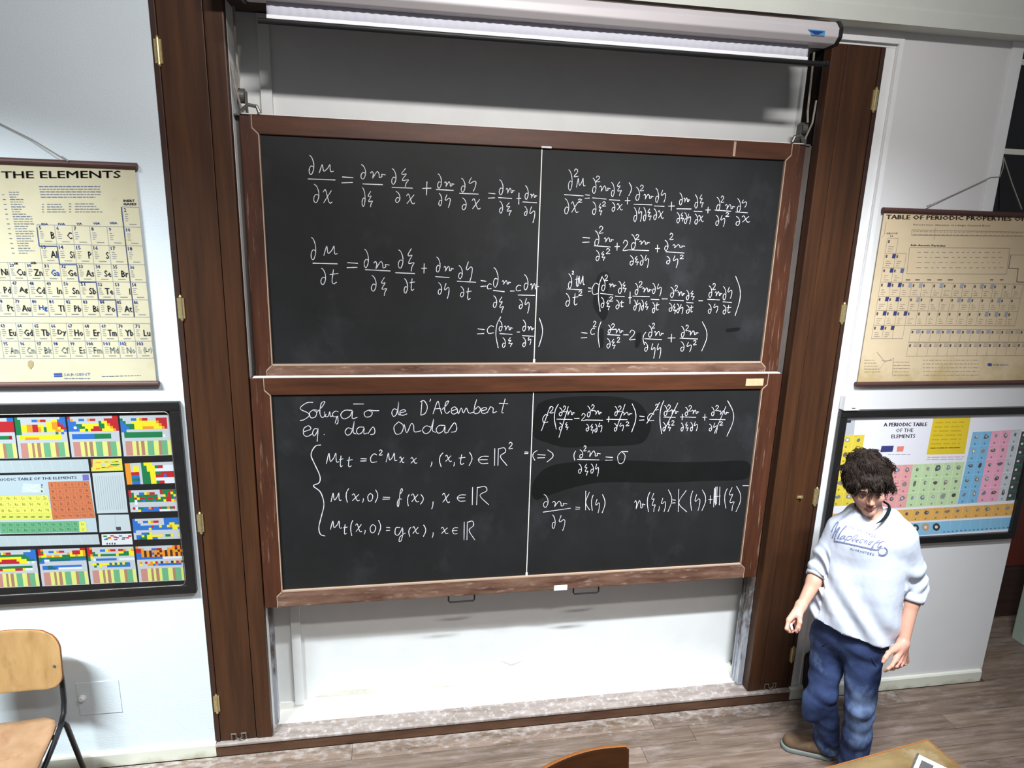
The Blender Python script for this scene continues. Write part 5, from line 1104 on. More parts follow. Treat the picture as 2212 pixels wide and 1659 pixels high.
def np_mesh(name, V, Fq):
    me = bpy.data.meshes.new(name); me.vertices.add(len(V)); me.vertices.foreach_set('co', np.ascontiguousarray(V, np.float32).ravel())
    me.loops.add(Fq.size); me.loops.foreach_set('vertex_index', Fq.astype(np.int32).ravel())
    me.polygons.add(len(Fq)); me.polygons.foreach_set('loop_start', np.arange(0, Fq.size, 4, dtype=np.int32)); me.polygons.foreach_set('loop_total', np.full(len(Fq), 4, np.int32))
    me.update(calc_edges=True); me.validate(); return me
def vnormals(V, Fq):
    n = np.cross(V[Fq[:, 2]]-V[Fq[:, 0]], V[Fq[:, 3]]-V[Fq[:, 1]]); N = np.zeros_like(V)
    for k in range(4): np.add.at(N, Fq[:, k], n)
    return N/np.maximum(np.linalg.norm(N, axis=1, keepdims=True), 1e-9)
def relax(V, Fq, it=2, lam=0.5):
    for _ in range(it):
        A = np.zeros_like(V); c = np.zeros(len(V))
        for k in range(4):
            j = (k+1) % 4; np.add.at(A, Fq[:, k], V[Fq[:, j]]); np.add.at(c, Fq[:, k], 1); np.add.at(A, Fq[:, j], V[Fq[:, k]]); np.add.at(c, Fq[:, j], 1)
        V = V+(A/np.maximum(c, 1)[:, None]-V)*lam
    return V
def wav(V, fr, seed, n=6):
    r = np.random.default_rng(seed); o = 0
    for _ in range(n):
        d = r.normal(size=3); d /= np.linalg.norm(d); o = o+np.sin(V@d*fr*r.uniform(.6, 1.5)+r.uniform(0, 6.28)+0.8*np.sin(V@r.normal(size=3)*fr*.5))
    return o/n
def PP(px, py, Y): return at(px, py, Y)

man = empty('person', (2.23, -0.50, 0.0), label='young man in a white long-sleeved shirt and blue jeans standing beside the right post', cat='person')
nrm = lambda v: np.array(v, float)/np.linalg.norm(v)
UP = np.array([0, 0, 1.0])
tn = nrm((-0.66, -0.75, 0))          # chest direction
ts = nrm((0.75, -0.66, 0))           # towards his left hand (right in the photo)
shR, shL = PP(1817, 1142, -0.415), PP(1947, 1160, -0.60)
elR, elL = PP(1772, 1232, -0.40), PP(1974, 1262, -0.60)
wrR, wrL = PP(1731, 1309, -0.47), PP(1952, 1388, -0.70)
hipR, hipL = PP(1792, 1392, -0.43), PP(1866, 1405, -0.57)
knR, knL = PP(1776, 1500, -0.475), PP(1857, 1530, -0.62)
anR, anL = PP(1789, 1600, -0.43), PP(1843, 1650, -0.60)
neckb = (shR+shL)/2+UP*0.035-tn*0.01
chest = (shR+shL)/2-UP*0.13+tn*0.005
pelv = (hipR+hipL)/2+UP*0.05
waist = pelv*0.55+chest*0.45
hc = PP(1874, 1043, -0.500)
az = math.atan2(-0.90, -0.44)
hf0 = np.array([math.cos(az), math.sin(az), 0.0]); pt = math.radians(13)
HF = hf0*math.cos(pt)-UP*math.sin(pt); HU = UP*math.cos(pt)+hf0*math.sin(pt); HS = np.cross(HF, HU)
rl = math.radians(8); HU = nrm(HU*math.cos(rl)+HS*math.sin(rl))      # head leans a little to the right of the photo
HS = nrm(np.cross(HF, HU)); HU = np.cross(HS, HF)
def H(x, y, z): return hc+HS*x+HF*y+HU*z
AXH = (HS, HF, HU)

B = SDF((1.72, -0.98, 0.0), (2.68, -0.22, 1.80), 0.004)
# head: in the H frame x = image right, y = forward, z = up
B.ell(H(0, -0.012, 0.022), (0.074, 0.094, 0.086), AXH, 0.01)
B.ell(H(0, 0.030, -0.045), (0.060, 0.062, 0.074), AXH, 0.02)
for s_ in (-1, 1):
    B.cap(H(s_*0.052, 0.0, -0.060), H(s_*0.012, 0.066, -0.112), 0.020, 0.017, 0.02)
    B.ell(H(s_*0.040, 0.062, -0.040), (0.022, 0.018, 0.020), AXH, 0.02)
B.ell(H(0, 0.078, -0.112), (0.022, 0.016, 0.015), AXH, 0.015)
B.cap(H(-0.034, 0.080, 0.006), H(0.034, 0.080, 0.006), 0.011, 0.011, 0.014)
for s_ in (-1, 1): B.ell(H(s_*0.031, 0.098, -0.014), (0.018, 0.014, 0.011), AXH, 0.010, sub=True)
B.cap(H(0, 0.086, -0.006), H(0, 0.110, -0.043), 0.0070, 0.0088, 0.010)
for s_ in (-1, 1): B.ell(H(s_*0.011, 0.100, -0.048), (0.007, 0.009, 0.006), AXH, 0.006)
B.cap(H(-0.018, 0.088, -0.074), H(0.018, 0.088, -0.074), 0.0050, 0.0050, 0.006); B.ell(H(0, 0.094, -0.073), (0.013, 0.006, 0.0045), AXH, 0.004)
B.ell(H(0, 0.092, -0.084), (0.015, 0.007, 0.0055), AXH, 0.005)
B.cap(H(-0.016, 0.103, -0.0785), H(0.016, 0.103, -0.0785), 0.0018, 0.0018, 0.003, sub=True)
for s_ in (-1, 1):
    B.ell(H(s_*0.077, -0.004, -0.022), (0.009, 0.020, 0.031), AXH, 0.006); B.ell(H(s_*0.083, 0.002, -0.020), (0.006, 0.010, 0.017), AXH, 0.004, sub=True)
nk = neckb+UP*0.015+tn*0.0
B.cap(H(0, -0.028, -0.070), nk, 0.054, 0.058, 0.02); B.cap(nk, (shR+neckb)/2, 0.05, 0.045, 0.03); B.cap(nk, (shL+neckb)/2, 0.05, 0.045, 0.03)
# torso, slimmer than the clothes
B.cap(shR-ts*-0.03, shL-ts*0.03, 0.048, 0.048, 0.03); B.cap(chest-ts*0.06, chest+ts*0.06, 0.10, 0.10, 0.04, tn, 0.8)
B.cap(chest, pelv, 0.105, 0.10, 0.04, tn, 0.85)
# arms
def mixp(a, b_, t): return a*(1-t)+b_*t
for sh, el, wr in ((shR, elR, wrR), (shL, elL, wrL)):
    B.cap(sh, el, 0.044, 0.035, 0.02); B.cap(el, mixp(el, wr, .3), 0.035, 0.0365, 0.02); B.cap(mixp(el, wr, .3), wr, 0.0365, 0.0235, 0.02)
# legs inside the jeans
for hp, kn, an in ((hipR, knR, anR), (hipL, knL, anL)):
    B.cap(hp, kn, 0.070, 0.048, 0.03); B.cap(kn, mixp(kn, an, .3), 0.048, 0.048, 0.02); B.cap(mixp(kn, an, .3), an, 0.048, 0.036, 0.02)
# his left hand (right in the photo): pixel paths turned into points on his own depth
c8 = lambda x, y, Y: at(1880+x/12.76, 1360+y/12.76, Y)
wl = c8(900, 380, -0.70); pl = c8(840, 640, -0.725)
kn4 = [c8(690, 840, -0.755), c8(800, 870, -0.735), c8(900, 880, -0.715), c8(990, 860, -0.695)]
for i, q in enumerate(kn4): B.cap(wl, q, 0.0215, 0.0135, 0.012)
def finger(pts, r0, r1, k=0.004):
    n_ = len(pts)-1
    for i in range(n_): B.cap(pts[i], pts[i+1], r0+(r1-r0)*i/n_, r0+(r1-r0)*(i+1)/n_, k)
finger([kn4[0], c8(590, 1000, -0.775), c8(490, 1080, -0.775), c8(405, 1140, -0.765)], 0.0098, 0.0072)
finger([kn4[1], c8(720, 1010, -0.758), c8(620, 1075, -0.745), c8(560, 1090, -0.725)], 0.0098, 0.0074)
finger([kn4[2], c8(840, 990, -0.728), c8(740, 1040, -0.712), c8(690, 1030, -0.695)], 0.0092, 0.0072)
finger([kn4[3], c8(950, 950, -0.70), c8(860, 990, -0.685), c8(800, 980, -0.672)], 0.0084, 0.0066)
B.cap(wl, c8(640, 560, -0.735), 0.022, 0.0150, 0.012); finger([c8(640, 560, -0.735), c8(500, 650, -0.757), c8(410, 780, -0.770), c8(350, 890, -0.775)], 0.0125, 0.0085, 0.006)
# his right hand (left in the photo), pinching a piece of chalk
c9 = lambda x, y, Y: at(1680+x/13.825, 1280+y/13.825, Y)
wr_ = c9(690, 390, -0.470)
kr = [c9(325, 830, -0.515), c9(430, 850, -0.495), c9(540, 850, -0.475), c9(640, 810, -0.455)]
for q in kr: B.cap(wr_, q, 0.0215, 0.0130, 0.012)
finger([kr[0], c9(262, 1080, -0.535), c9(350, 1160, -0.535), c9(430, 1175, -0.528)], 0.0100, 0.0076)
finger([kr[1], c9(330, 1050, -0.512), c9(400, 1130, -0.505), c9(450, 1140, -0.500)], 0.0098, 0.0076)
finger([kr[2], c9(560, 1000, -0.480), c9(570, 1120, -0.480), c9(560, 1180, -0.485)], 0.0094, 0.0074)
finger([kr[3], c9(650, 960, -0.452), c9(640, 1060, -0.455), c9(620, 1130, -0.462)], 0.0084, 0.0066)
B.cap(wr_, c9(650, 700, -0.510), 0.020, 0.0140, 0.012); finger([c9(650, 700, -0.510), c9(655, 880, -0.528), c9(610, 1040, -0.535), c9(545, 1140, -0.534)], 0.0125, 0.0085, 0.006)
V, Fq = B.mesh(); V = relax(V, Fq, 1, 0.35)
me = np_mesh('body', V, Fq)
# skin colour with lips, brows and beard shadow as its own colouring
col = np.tile(np.array(rgb(204, 154, 132)), (len(V), 1))
loc = np.stack([(V-hc)@HS, (V-hc)@HF, (V-hc)@HU], 1)
def tint(mask, c): 
    global col
    c = np.array(c); mk = np.clip(mask, 0, 1)[:, None]; col = col*(1-mk)+c*mk
beard = np.exp(-(((loc[:, 2]+0.100)/0.028)**2))*(loc[:, 1] > 0.02)*0.45
tint(beard, rgb(160, 128, 116)); tint(np.exp(-(((loc[:, 2]+0.063)/0.006)**2+(loc[:, 0]/0.022)**2))*(loc[:, 1] > 0.07)*0.55, rgb(130, 100, 92))
tint(1.2*np.exp(-(((loc[:, 2]+0.079)/0.008)**4+(loc[:, 0]/0.020)**4))*(loc[:, 1] > 0.07), rgb(190, 104, 110))
hand = np.minimum(np.linalg.norm(V-pl, axis=1), np.linalg.norm(V-c9(500, 900, -0.49), axis=1)); tint(np.clip(1.3-hand/0.08, 0, 1)*0.5, rgb(232, 160, 146))
ca = me.color_attributes.new('Col', 'FLOAT_COLOR', 'POINT'); ca.data.foreach_set('color', col.astype(np.float32).ravel())
body = link_mesh('body', me, M['skin'], man, smooth=True)
# eyes, brows
for s_ in (-1, 1):
    b = MB(); n_ = 12; c0 = H(s_*0.031, 0.0775, -0.014)
    vs, fs = [], []
    for i in range(9):
        th = math.pi*i/8
        for k in range(n_):
            ph = 2*math.pi*k/n_; r_ = 0.0115; vs.append(tuple(c0+HS*r_*math.sin(th)*math.cos(ph)+HU*r_*math.sin(th)*math.sin(ph)+HF*r_*math.cos(th)))
    fs = [(i*n_+k, i*n_+(k+1) % n_, (i+1)*n_+(k+1) % n_, (i+1)*n_+k) for i in range(8) for k in range(n_)]
    b.add(vs, fs); b.build('eye', M['eye_white'], man, smooth=True)
    b = MB(); b.tube([tuple(c0+HF*0.0095-HU*0.003), tuple(c0+HF*0.0122-HU*0.003)], [0.005, 0.004], 12); b.build('iris', M['iris'], man)
    b = MB(); b.tube([tuple(H(s_*(0.031+0.012*q), 0.0935-abs(q)*0.006, -0.010+0.002*(1-q*q)+0.002)) for q in (-1, -.5, 0, .5, 1)], [0.0012, 0.0026, 0.003, 0.0026, 0.0012], 8); b.build('eyelid', M['hair'], man)
    b = MB(); b.tube([tuple(H(s_*(0.033+0.018*q), 0.0935-0.010*q*q-0.003*q, 0.008+0.004*(1-q*q))) for q in (-1, -.5, 0, .5, 1)], [0.002, 0.0042, 0.0046, 0.0036, 0.0014], 8); b.build('eyebrow', M['hair'], man)
# hair: thick wavy mop
Hh = SDF(hc-0.19, hc+0.19, 0.0045)
Hh.ell(H(0, -0.026, 0.050), (0.094, 0.108, 0.080), AXH, 0.02)
Hh.ell(H(-0.058, -0.010, 0.020), (0.042, 0.070, 0.052), AXH, 0.02); Hh.ell(H(0.060, -0.005, 0.018), (0.044, 0.066, 0.056), AXH, 0.02)
Hh.ell(H(0, -0.066, -0.020), (0.072, 0.046, 0.066), AXH, 0.03)
for x_, z_, r_ in ((-0.066, 0.046, 0.022), (-0.040, 0.056, 0.026), (-0.008, 0.050, 0.027), (0.026, 0.050, 0.026), (0.054, 0.042, 0.024), (0.076, 0.022, 0.022), (-0.082, 0.012, 0.020)):
    Hh.ell(H(x_, 0.074-abs(x_)*0.40, z_), (r_, 0.022, r_*0.9), AXH, 0.012)
Hh.cap(H(-0.012, 0.090, 0.042), H(0.010, 0.098, 0.014), 0.015, 0.004, 0.008); Hh.cap(H(0.048, 0.076, 0.036), H(0.064, 0.074, 0.004), 0.015, 0.005, 0.008); Hh.cap(H(-0.036, 0.084, 0.045), H(-0.030, 0.090, 0.018), 0.014, 0.004, 0.008)
Hh.cap(H(-0.080, -0.015, -0.02), H(-0.072, -0.026, -0.078), 0.016, 0.008, 0.01)
for _ in range(18):
    a_ = random.uniform(0, 6.28); e_ = random.uniform(0.1, 1.4); q = H(0.086*math.cos(a_)*math.cos(e_), -0.026+0.098*math.sin(a_)*math.cos(e_), 0.052+0.074*math.sin(e_))
    if (q-hc)@HF < 0.06: Hh.ell(q, (0.024, 0.024, 0.021), AXH, 0.010)
Hh.ell(H(0, 0.085, -0.048), (0.066, 0.060, 0.064), AXH, 0.004, sub=True)
Hh.ell(H(-0.077, 0.022, -0.022), (0.022, 0.024, 0.028), AXH, 0.004, sub=True)
V, Fq = Hh.mesh(); N_ = vnormals(V, Fq)
V = V+N_*(0.0045*wav(V, 130, 5)+0.003*wav(V, 300, 6))[:, None]
hair = link_mesh('hair', np_mesh('hair', V, Fq), M['hair'], man, smooth=True)
mb = MB()
fwd = (V-hc)@HF; hgt = (V-hc)@HU
cand = np.argwhere((hgt > -0.03) | (fwd < -0.02)).ravel()
for i in rng.choice(cand, 1500, replace=False):
    p = V[i]; nn = N_[i]; crown = H(0.0, -0.05, 0.13); g_ = nrm(p-crown+1e-4); tg = nrm(g_-nn*(g_@nn)); sd = np.cross(nn, tg)
    L_ = random.uniform(0.022, 0.046); am = random.uniform(0.002, 0.006); ph = random.uniform(0, 6.28); pts = []
    for q in range(6):
        t = q/5; pts.append(tuple(p-nn*0.003+tg*L_*t+nn*(0.010*math.sin(t*2.6)*random.uniform(.7, 1.1)-0.006*t)+sd*am*math.sin(ph+t*5)-UP*0.006*t*t))
    mb.tube(pts, [0.0014, 0.0018, 0.0016, 0.0013, 0.0009, 0.0003], 4, cap=False)
mb.build('curl', M['hair'], hair, smooth=True, kind='stuff')

# shirt
Sh = SDF((1.74, -0.86, 0.70), (2.66, -0.24, 1.50), 0.005)
cu_ = chest+UP*0.02
Sh.cap(shR+ts*0.025-UP*0.004, shL-ts*0.025-UP*0.004, 0.060, 0.060, 0.05)
Sh.cap(mixp(shR, neckb, .15)+UP*0.006, PP(1852, 1108, -0.47), 0.054, 0.048, 0.04); Sh.cap(mixp(shL, neckb, .15)+UP*0.006, PP(1923, 1120, -0.55), 0.054, 0.048, 0.04); Sh.cap(PP(1852, 1108, -0.43), PP(1923, 1120, -0.49), 0.05, 0.05, 0.03)
hm = pelv+UP*0.02
for t_ in np.linspace(0, 1, 9):
    c_0 = cu_*(1-t_)+(hm-UP*0.02+tn*0.012)*t_
    Sh.cap(c_0-ts*(0.078-0.016*t_), c_0+ts*(0.078-0.010*t_), 0.104+0.016*t_, 0.104+0.020*t_, 0.05, tn, 0.98)
Sh.cap(hm-ts*0.058-UP*0.08, hm+ts*0.066-UP*0.08, 0.120, 0.124, 0.05, tn, 0.98)
seR = mixp(elR, wrR, 0.10); seL = mixp(elL, wrL, 0.22)
Sh.cap(shR, mixp(shR, elR, .6), 0.066, 0.060, 0.03); Sh.cap(mixp(shR, elR, .6), elR, 0.060, 0.056, 0.03); Sh.cap(elR, seR, 0.054, 0.052, 0.01)
Sh.cap(shL, mixp(shL, elL, .6), 0.068, 0.062, 0.03); Sh.cap(mixp(shL, elL, .6), elL, 0.062, 0.058, 0.03); Sh.cap(elL, seL, 0.058, 0.052, 0.01)
nkc = (PP(1845, 1090, -0.50)+PP(1925, 1092, -0.56))/2
Sh.cap(PP(1850, 1162, -0.520), PP(1915, 1166, -0.575), 0.062, 0.062, 0.10)
Sh.cap(nkc+UP*0.07-tn*0.010, PP(1884, 1101, -0.575), 0.086, 0.066, 0.006, sub=True)
Sh.cap(PP(1880, 1078, -0.60), PP(1882, 1107, -0.605), 0.052, 0.046, 0.012, sub=True); Sh.cap(PP(1862, 1080, -0.56), PP(1866, 1099, -0.58), 0.046, 0.042, 0.012, sub=True); Sh.cap(PP(1902, 1080, -0.58), PP(1899, 1101, -0.60), 0.046, 0.042, 0.012, sub=True)
Sh.cap(nkc+UP*0.01-ts*0.03, nkc+UP*0.01+ts*0.03, 0.062, 0.062, 0.01, sub=True)
# sleeve ends and hem cut clean
def cutcap(S_, p, n_, R):
    sl, X, Y, Z = S_._win(p-R, p+R); d = -((X-p[0])*n_[0]+(Y-p[1])*n_[1]+(Z-p[2])*n_[2])
    r = np.sqrt((X-p[0])**2+(Y-p[1])**2+(Z-p[2])**2)-R*0.9
    S_.F[sl] = np.maximum(S_.F[sl], -np.maximum(d, r).astype(np.float32))
cutcap(Sh, mixp(elR, wrR, 0.16), nrm(wrR-elR), 0.075); cutcap(Sh, mixp(elL, wrL, 0.27), nrm(wrL-elL), 0.078)
p_hem = (PP(1760, 1322, -0.40)+PP(1890, 1396, -0.68))/2
hl, hr_ = PP(1760, 1322, -0.42), PP(1896, 1393, -0.66); sv = nrm(hr_-hl); hn = nrm(np.cross(sv, tn)); hn = hn if hn[2] < 0 else -hn
Sh.plane(hl*0.5+hr_*0.5+UP*0.004, hn)
V, Fq = Sh.mesh(); V = relax(V, Fq, 3, 0.5); N_ = vnormals(V, Fq)
rel = V-waist; su, sz = rel@ts, rel[:, 2]
diag = 0.0075*np.sin((su*0.9+sz*0.55)*46+1.3*np.sin(sz*13+su*9))*np.clip(1.0-np.abs(sz+0.02)/0.30, 0, 1)
def along(V, a, b_): d = b_-a; t = (V-a)@d/(d@d); r = np.linalg.norm(V-a-t[:, None]*d, axis=1); return t, r
bul = 0
for a, b_ in ((shR, seR), (shL, seL)):
    t, r = along(V, a, b_); mk = (r < 0.085)*np.clip((t-0.35)*3, 0, 1); bul = bul+mk*(0.0060*np.sin(t*26+6*np.sin(V@ts*22)+V@UP*10))
N0 = N_*(diag+bul+0.0022*wav(V, 46, 3)+0.0012*wav(V, 120, 4))[:, None]
V = V+N0
shirt = link_mesh('shirt', np_mesh('shirt', V, Fq), M['shirt'], man, smooth=True)
# rolled cuffs
for el_, wr2, t0, r_ in ((elR, wrR, 0.155, 0.053), (elL, wrL, 0.262, 0.054)):
    d = nrm(wr2-el_); c0 = mixp(el_, wr2, t0); u = nrm(np.cross(d, tn)); v = np.cross(d, u); b = MB(); ring = []
    for k in range(28): a = 2*math.pi*k/28; ring.append(tuple(c0-d*0.012+(u*math.cos(a)+v*math.sin(a))*(r_-0.004+0.002*math.sin(3*a))))
    vs = []
    for (off, rr_) in ((-0.035, r_+0.001), (-0.028, r_+0.006), (0.0, r_+0.004), (0.012, r_+0.001), (0.012, r_-0.006), (-0.02, r_-0.008)):
        for k in range(28): a = 2*math.pi*k/28; vs.append(tuple(c0+d*off+(u*math.cos(a)+v*math.sin(a))*(rr_+0.0022*math.sin(3*a+off*60)-0.003)))
    fs = [(i*28+k, i*28+(k+1) % 28, (i+1)*28+(k+1) % 28, (i+1)*28+k) for i in range(5) for k in range(28)]
    b.add(vs, fs); b.build('cuff', M['shirt'], shirt, smooth=True)
# collar of the black undershirt and the shirt's own neck rib
tree = BVHTree.FromPolygons([tuple(p) for p in V], [tuple(int(i) for i in f) for f in Fq])
def hit(px, py, lift=0.0015):
    d = Vector(ray(px, py)).normalized(); r_ = tree.ray_cast(Vector(CAM), d)
    if r_[0] is None: return None
    return np.array(r_[0])-np.array(d)*lift
nb_ = [(1843, 1092), (1846, 1105), (1853, 1117), (1864, 1127), (1878, 1131), (1893, 1130), (1906, 1122), (1916, 1112), (1924, 1101), (1927, 1094)]
def ring_on(S_c, rad, zoff, thick, name, mt, parent):
    b = MB(); pts = []
    for k in range(40):
        a = 2*math.pi*k/40; pts.append(tuple(S_c+ts*rad[0]*math.cos(a)+tn*rad[1]*math.sin(a)+UP*(zoff-0.030*math.sin(a)-0.0*math.cos(a))))
    b.tube(pts, thick, 8, closed=True); return b.build(name, mt, parent, smooth=True)
b = MB(); b.tube([tuple(at(*q)) for q in ((1893, 1131, -0.612), (1903, 1126, -0.605), (1912, 1118, -0.595), (1918, 1109, -0.580), (1922, 1099, -0.560), (1919, 1090, -0.53), (1900, 1078, -0.46), (1860, 1078, -0.43), (1847, 1088, -0.47), (1848, 1098, -0.53))], [0.0012, 0.0045, 0.007, 0.008, 0.0068, 0.005, 0.005, 0.005, 0.0035, 0.0015], 10)
b.build('undershirt_collar', M['undershirt'], man, smooth=True)
# printed lettering on the chest
SG = lambda x, y: (1780+x/13.825, 1110+y/13.825)
def ink_path(mb, pts, w_px, conv=SG):
    sp = smooth_line([conv(*p) for p in pts], 5); n = len(sp); vs = []
    for i, p in enumerate(sp):
        t = sp[min(i+1, n-1)]-sp[max(i-1, 0)]; t = t/(np.linalg.norm(t)+1e-9); nn = np.array([-t[1], t[0]])*w_px/2
        a = hit(*(p+nn)); c = hit(*(p-nn))
        if a is None or c is None: return
        vs.append((a, c))
    mb.add([tuple(a) for a, c in vs]+[tuple(c) for a, c in vs], [(i, i+1, n+i+1, n+i) for i in range(n-1)])
mb = MB()
for pth, w_ in (([(225, 540), (290, 390), (400, 250), (425, 270), (380, 360), (310, 560), (245, 720)], 2.4), ([(330, 560), (420, 440), (465, 400), (455, 450), (350, 620), (310, 780)], 2.4), ([(410, 740), (470, 600), (560, 470), (680, 350)], 2.4), ([(545, 480), (600, 430), (680, 345)], 3.2),
                ([(640, 660), (560, 660), (480, 730), (500, 750), (580, 720), (640, 660), (600, 740), (630, 760)], 1.7), ([(770, 650), (680, 720), (600, 840)], 1.7), ([(690, 700), (760, 670), (830, 680), (810, 740), (720, 780), (660, 760)], 1.7), ([(830, 790), (880, 700), (960, 640), (1010, 640), (940, 740), (850, 800), (870, 820)], 1.7),
                ([(930, 800), (1000, 770), (1040, 780), (990, 800), (950, 830), (1000, 840)], 1.6), ([(1190, 770), (1130, 760), (1060, 830), (1070, 860), (1130, 850)], 1.7), ([(1200, 790), (1230, 800), (1210, 870), (1260, 800), (1310, 800)], 1.6), ([(1300, 800), (1260, 900)], 1.5),
                ([(1420, 800), (1350, 860), (1330, 920), (1380, 900), (1430, 840), (1480, 830)], 1.7), ([(1660, 790), (1580, 840), (1480, 930), (1400, 1060), (1420, 1080), (1470, 1000), (1440, 960)], 1.7), ([(1690, 850), (1610, 960), (1640, 1020), (1720, 980), (1700, 960), (1640, 1010)], 1.7), ([(1560, 870), (1680, 850), (1800, 810)], 1.5)):
    ink_path(mb, pth, w_)
ink_path(mb, [(290, 815), (600, 870), (1000, 960), (1400, 1050), (1540, 1080), (1640, 1070)], 3.0)
for k in range(2): ink_path(mb, [(1740+(150-34*k)*math.cos(a), 1130+(130-30*k)*math.sin(a)) for a in np.linspace(-1.2 if k == 0 else 0, 2.4 if k == 0 else 5.0, 9)], 2.6 if k == 0 else 1.0)
def block_text(mb, st, p0, p1, h_, w_=1.0):
    LT = {'U': [[(0, 0), (0, .8), (.3, 1), (.7, 1), (1, .8), (1, 0)]], 'N': [[(0, 1), (0, 0), (1, 1), (1, 0)]], 'I': [[(.5, 0), (.5, 1)]], 'O': [[(.5, 0), (0, .5), (.5, 1), (1, .5), (.5, 0)]], 'M': [[(0, 1), (0, 0), (.5, .7), (1, 0), (1, 1)]], 'A': [[(0, 1), (.5, 0), (1, 1)], [(.2, .6), (.8, .6)]], 'D': [[(0, 0), (0, 1), (.7, .9), (1, .5), (.7, .1), (0, 0)]], 'E': [[(1, 0), (0, 0), (0, 1), (1, 1)], [(0, .5), (.8, .5)]],
          'G': [[(1, .15), (.5, 0), (0, .5), (.5, 1), (1, .8), (1, .55), (.6, .55)]], 'R': [[(0, 1), (0, 0), (.9, .1), (.8, .45), (0, .5), (1, 1)]], 'T': [[(0, 0), (1, 0)], [(.5, 0), (.5, 1)]]}
    p0 = np.array(p0, float); p1 = np.array(p1, float); n_ = len(st); t = (p1-p0)/n_; up = np.array([0.28, 1.0])*h_
    for i, ch in enumerate(st):
        if ch == ' ': continue
        o = p0+t*i
        for s_ in LT[ch]:
            for a, c in zip(s_[:-1], s_[1:]):
                ink_path(mb, [tuple(o+t*0.62*a[0]+np.array([-.25, 1.0])*h_*a[1]), tuple(o+t*0.62*c[0]+np.array([-.25, 1.0])*h_*c[1])], w_)
block_text(mb, 'UNION MADE', (760, 330), (1590, 650), 78, 0.9)
block_text(mb, 'GUARANTEED', (790, 1010), (1530, 1200), 55, 0.8)
mb.build('shirt_print', M['shirt_ink'], shirt)

# jeans
J = SDF((1.84, -0.84, 0.0), (2.58, -0.26, 0.98), 0.005)
J.cap(hipR+UP*0.05, hipL+UP*0.05, 0.100, 0.100, 0.05, tn, 1.0); J.cap(pelv-ts*0.05+UP*0.04, pelv+ts*0.05+UP*0.04, 0.108, 0.108, 0.03, tn, 0.95)
for hp, kn, an, e in ((hipR, knR, anR, 0), (hipL, knL, anL, 1)):
    J.cap(hp, kn, 0.092, 0.063, 0.02); J.cap(kn, mixp(kn, an, .45), 0.063, 0.066, 0.03); J.cap(mixp(kn, an, .45), an-UP*(0.03 if e == 0 else 0.05), 0.066, 0.066, 0.02)
J.ell(knR-nrm(knL-knR)*0.020+np.array([-0.025, 0.0, -0.07]), (0.050, 0.050, 0.10), None, 0.04)
J.plane((0, 0, 0.040), (0, 0, -1))
sl, X, Y_, Z = J._win(anR-0.2, anR+0.2)
V, Fq = J.mesh(); V = relax(V, Fq, 2, 0.5); N_ = vnormals(V, Fq)
zz_ = V[:, 2]
am = 0.0018+0.0045*np.exp(-((zz_-0.45)/0.07)**2)+0.006*np.exp(-((zz_-0.10)/0.05)**2)
V = V+N_*(am*np.sin(zz_*62+3.0*np.sin(V@ts*16)+2*np.sin(V@tn*19))*0.75+0.0035*wav(V, 26, 9)+0.003*wav(V, 70, 19))[:, None]
V[:, 2] = np.maximum(V[:, 2], 0.022)
jeans = link_mesh('jeans', np_mesh('jeans', V, Fq), M['jeans'], man, smooth=True)
jt = BVHTree.FromPolygons([tuple(p) for p in V], [tuple(int(i) for i in f) for f in Fq])
def seam(pts, name):
    b = MB(); q = []
    for px, py in pts:
        d = Vector(ray(px, py)).normalized(); r_ = jt.ray_cast(Vector(CAM), d)
        if r_[0] is not None: q.append(tuple(np.array(r_[0])-np.array(d)*0.0005))
    if len(q) > 2: b.tube(q, 0.0022, 6); b.build(name, M['jeans'], jeans)
seam([(1808, 1365), (1812, 1385), (1813, 1405), (1808, 1424), (1802, 1432)], 'fly_seam'); seam([(1794, 1362), (1793, 1375), (1785, 1388), (1774, 1396)], 'pocket_seam'); seam([(1888, 1402), (1882, 1420), (1893, 1440)], 'pocket_seam')

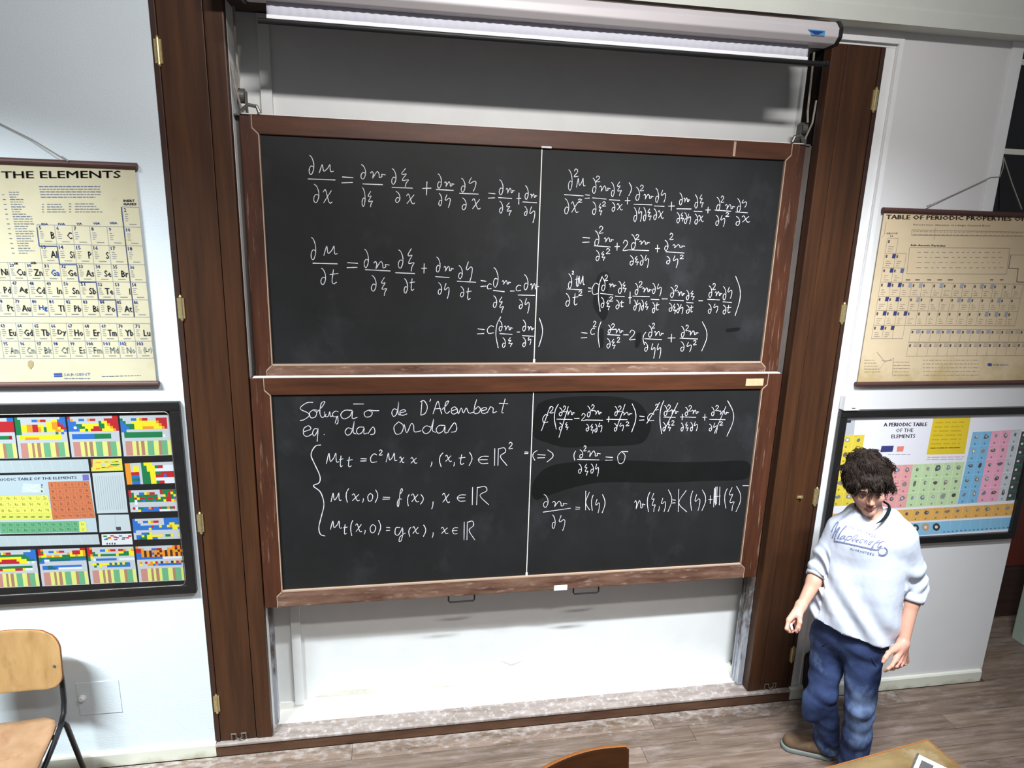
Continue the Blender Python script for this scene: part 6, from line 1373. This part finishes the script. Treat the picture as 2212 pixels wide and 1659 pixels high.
# shoes
def shoe(toe, heel, name):
    toe = np.array(toe, float); heel = np.array(heel, float); f = nrm((toe-heel)*[1, 1, 0]); sd_ = np.array([-f[1], f[0], 0]); Lg = np.linalg.norm((toe-heel)[:2])
    lo = np.minimum(toe, heel)-0.08; hi = np.maximum(toe, heel)+0.16; lo[2] = -0.01
    U = SDF(lo, hi, 0.004); o = heel
    U.cap(o+f*0.045+UP*0.045, o+f*(Lg-0.052)+UP*0.040, 0.040, 0.041, 0.02, UP, 0.95); U.cap(o+f*0.05+UP*0.075, o+f*0.13+UP*0.062, 0.034, 0.032, 0.03); U.ell(o+f*0.055+UP*0.11, (0.026, 0.026, 0.03), None, 0.004, sub=True)
    U.plane((0, 0, 0.020), (0, 0, -1)); V, Fq = U.mesh(); V = relax(V, Fq, 1, .4)
    up_ = link_mesh(name, np_mesh(name, V, Fq), M['shoe'], man, smooth=True)
    U = SDF(lo, hi, 0.004); U.cap(o+f*0.040+UP*0.012, o+f*(Lg-0.050)+UP*0.012, 0.043, 0.047, 0.01); U.plane((0, 0, 0.026), (0, 0, 1)); U.plane((0, 0, 0.001), (0, 0, -1))
    V, Fq = U.mesh(); V = relax(V, Fq, 1, .4); link_mesh('sole', np_mesh('sole', V, Fq), M['sole'], up_, smooth=True)
    for q in range(3):
        c = o+f*(Lg*0.42+0.026*q)+UP*(0.088-0.010*q); b = MB(); b.tube([tuple(c-sd_*0.024-UP*0.012), tuple(c-UP*-0.001), tuple(c+sd_*0.024-UP*0.012+f*0.010)], 0.0028, 6); b.build('lace', M['lace'], up_, smooth=True)
    return up_
shoe(CAM+ray(1684, 1609)*(-CAM[2]/ray(1684, 1609)[2]), CAM+ray(1800, 1636)*(-CAM[2]/ray(1800, 1636)[2]), 'shoe')
an0 = np.array([anL[0], anL[1], 0]); shoe(an0+np.array([-0.17, -0.10, 0.0]), an0+np.array([0.07, 0.045, 0]), 'shoe')
# piece of chalk in his right hand
ck = c9(432, 1108, -0.545)
b = MB(); b.tube([tuple(ck+np.array([0.012, 0.034, 0.010])), tuple(ck), tuple(ck+np.array([-0.001, -0.003, -0.001]))], [0.0058, 0.0060, 0.0048], 12)
o = b.build('chalk', M['chalk'], None, smooth=False, label="piece of white chalk pinched in the man's right hand", cat='chalk')
#@@END
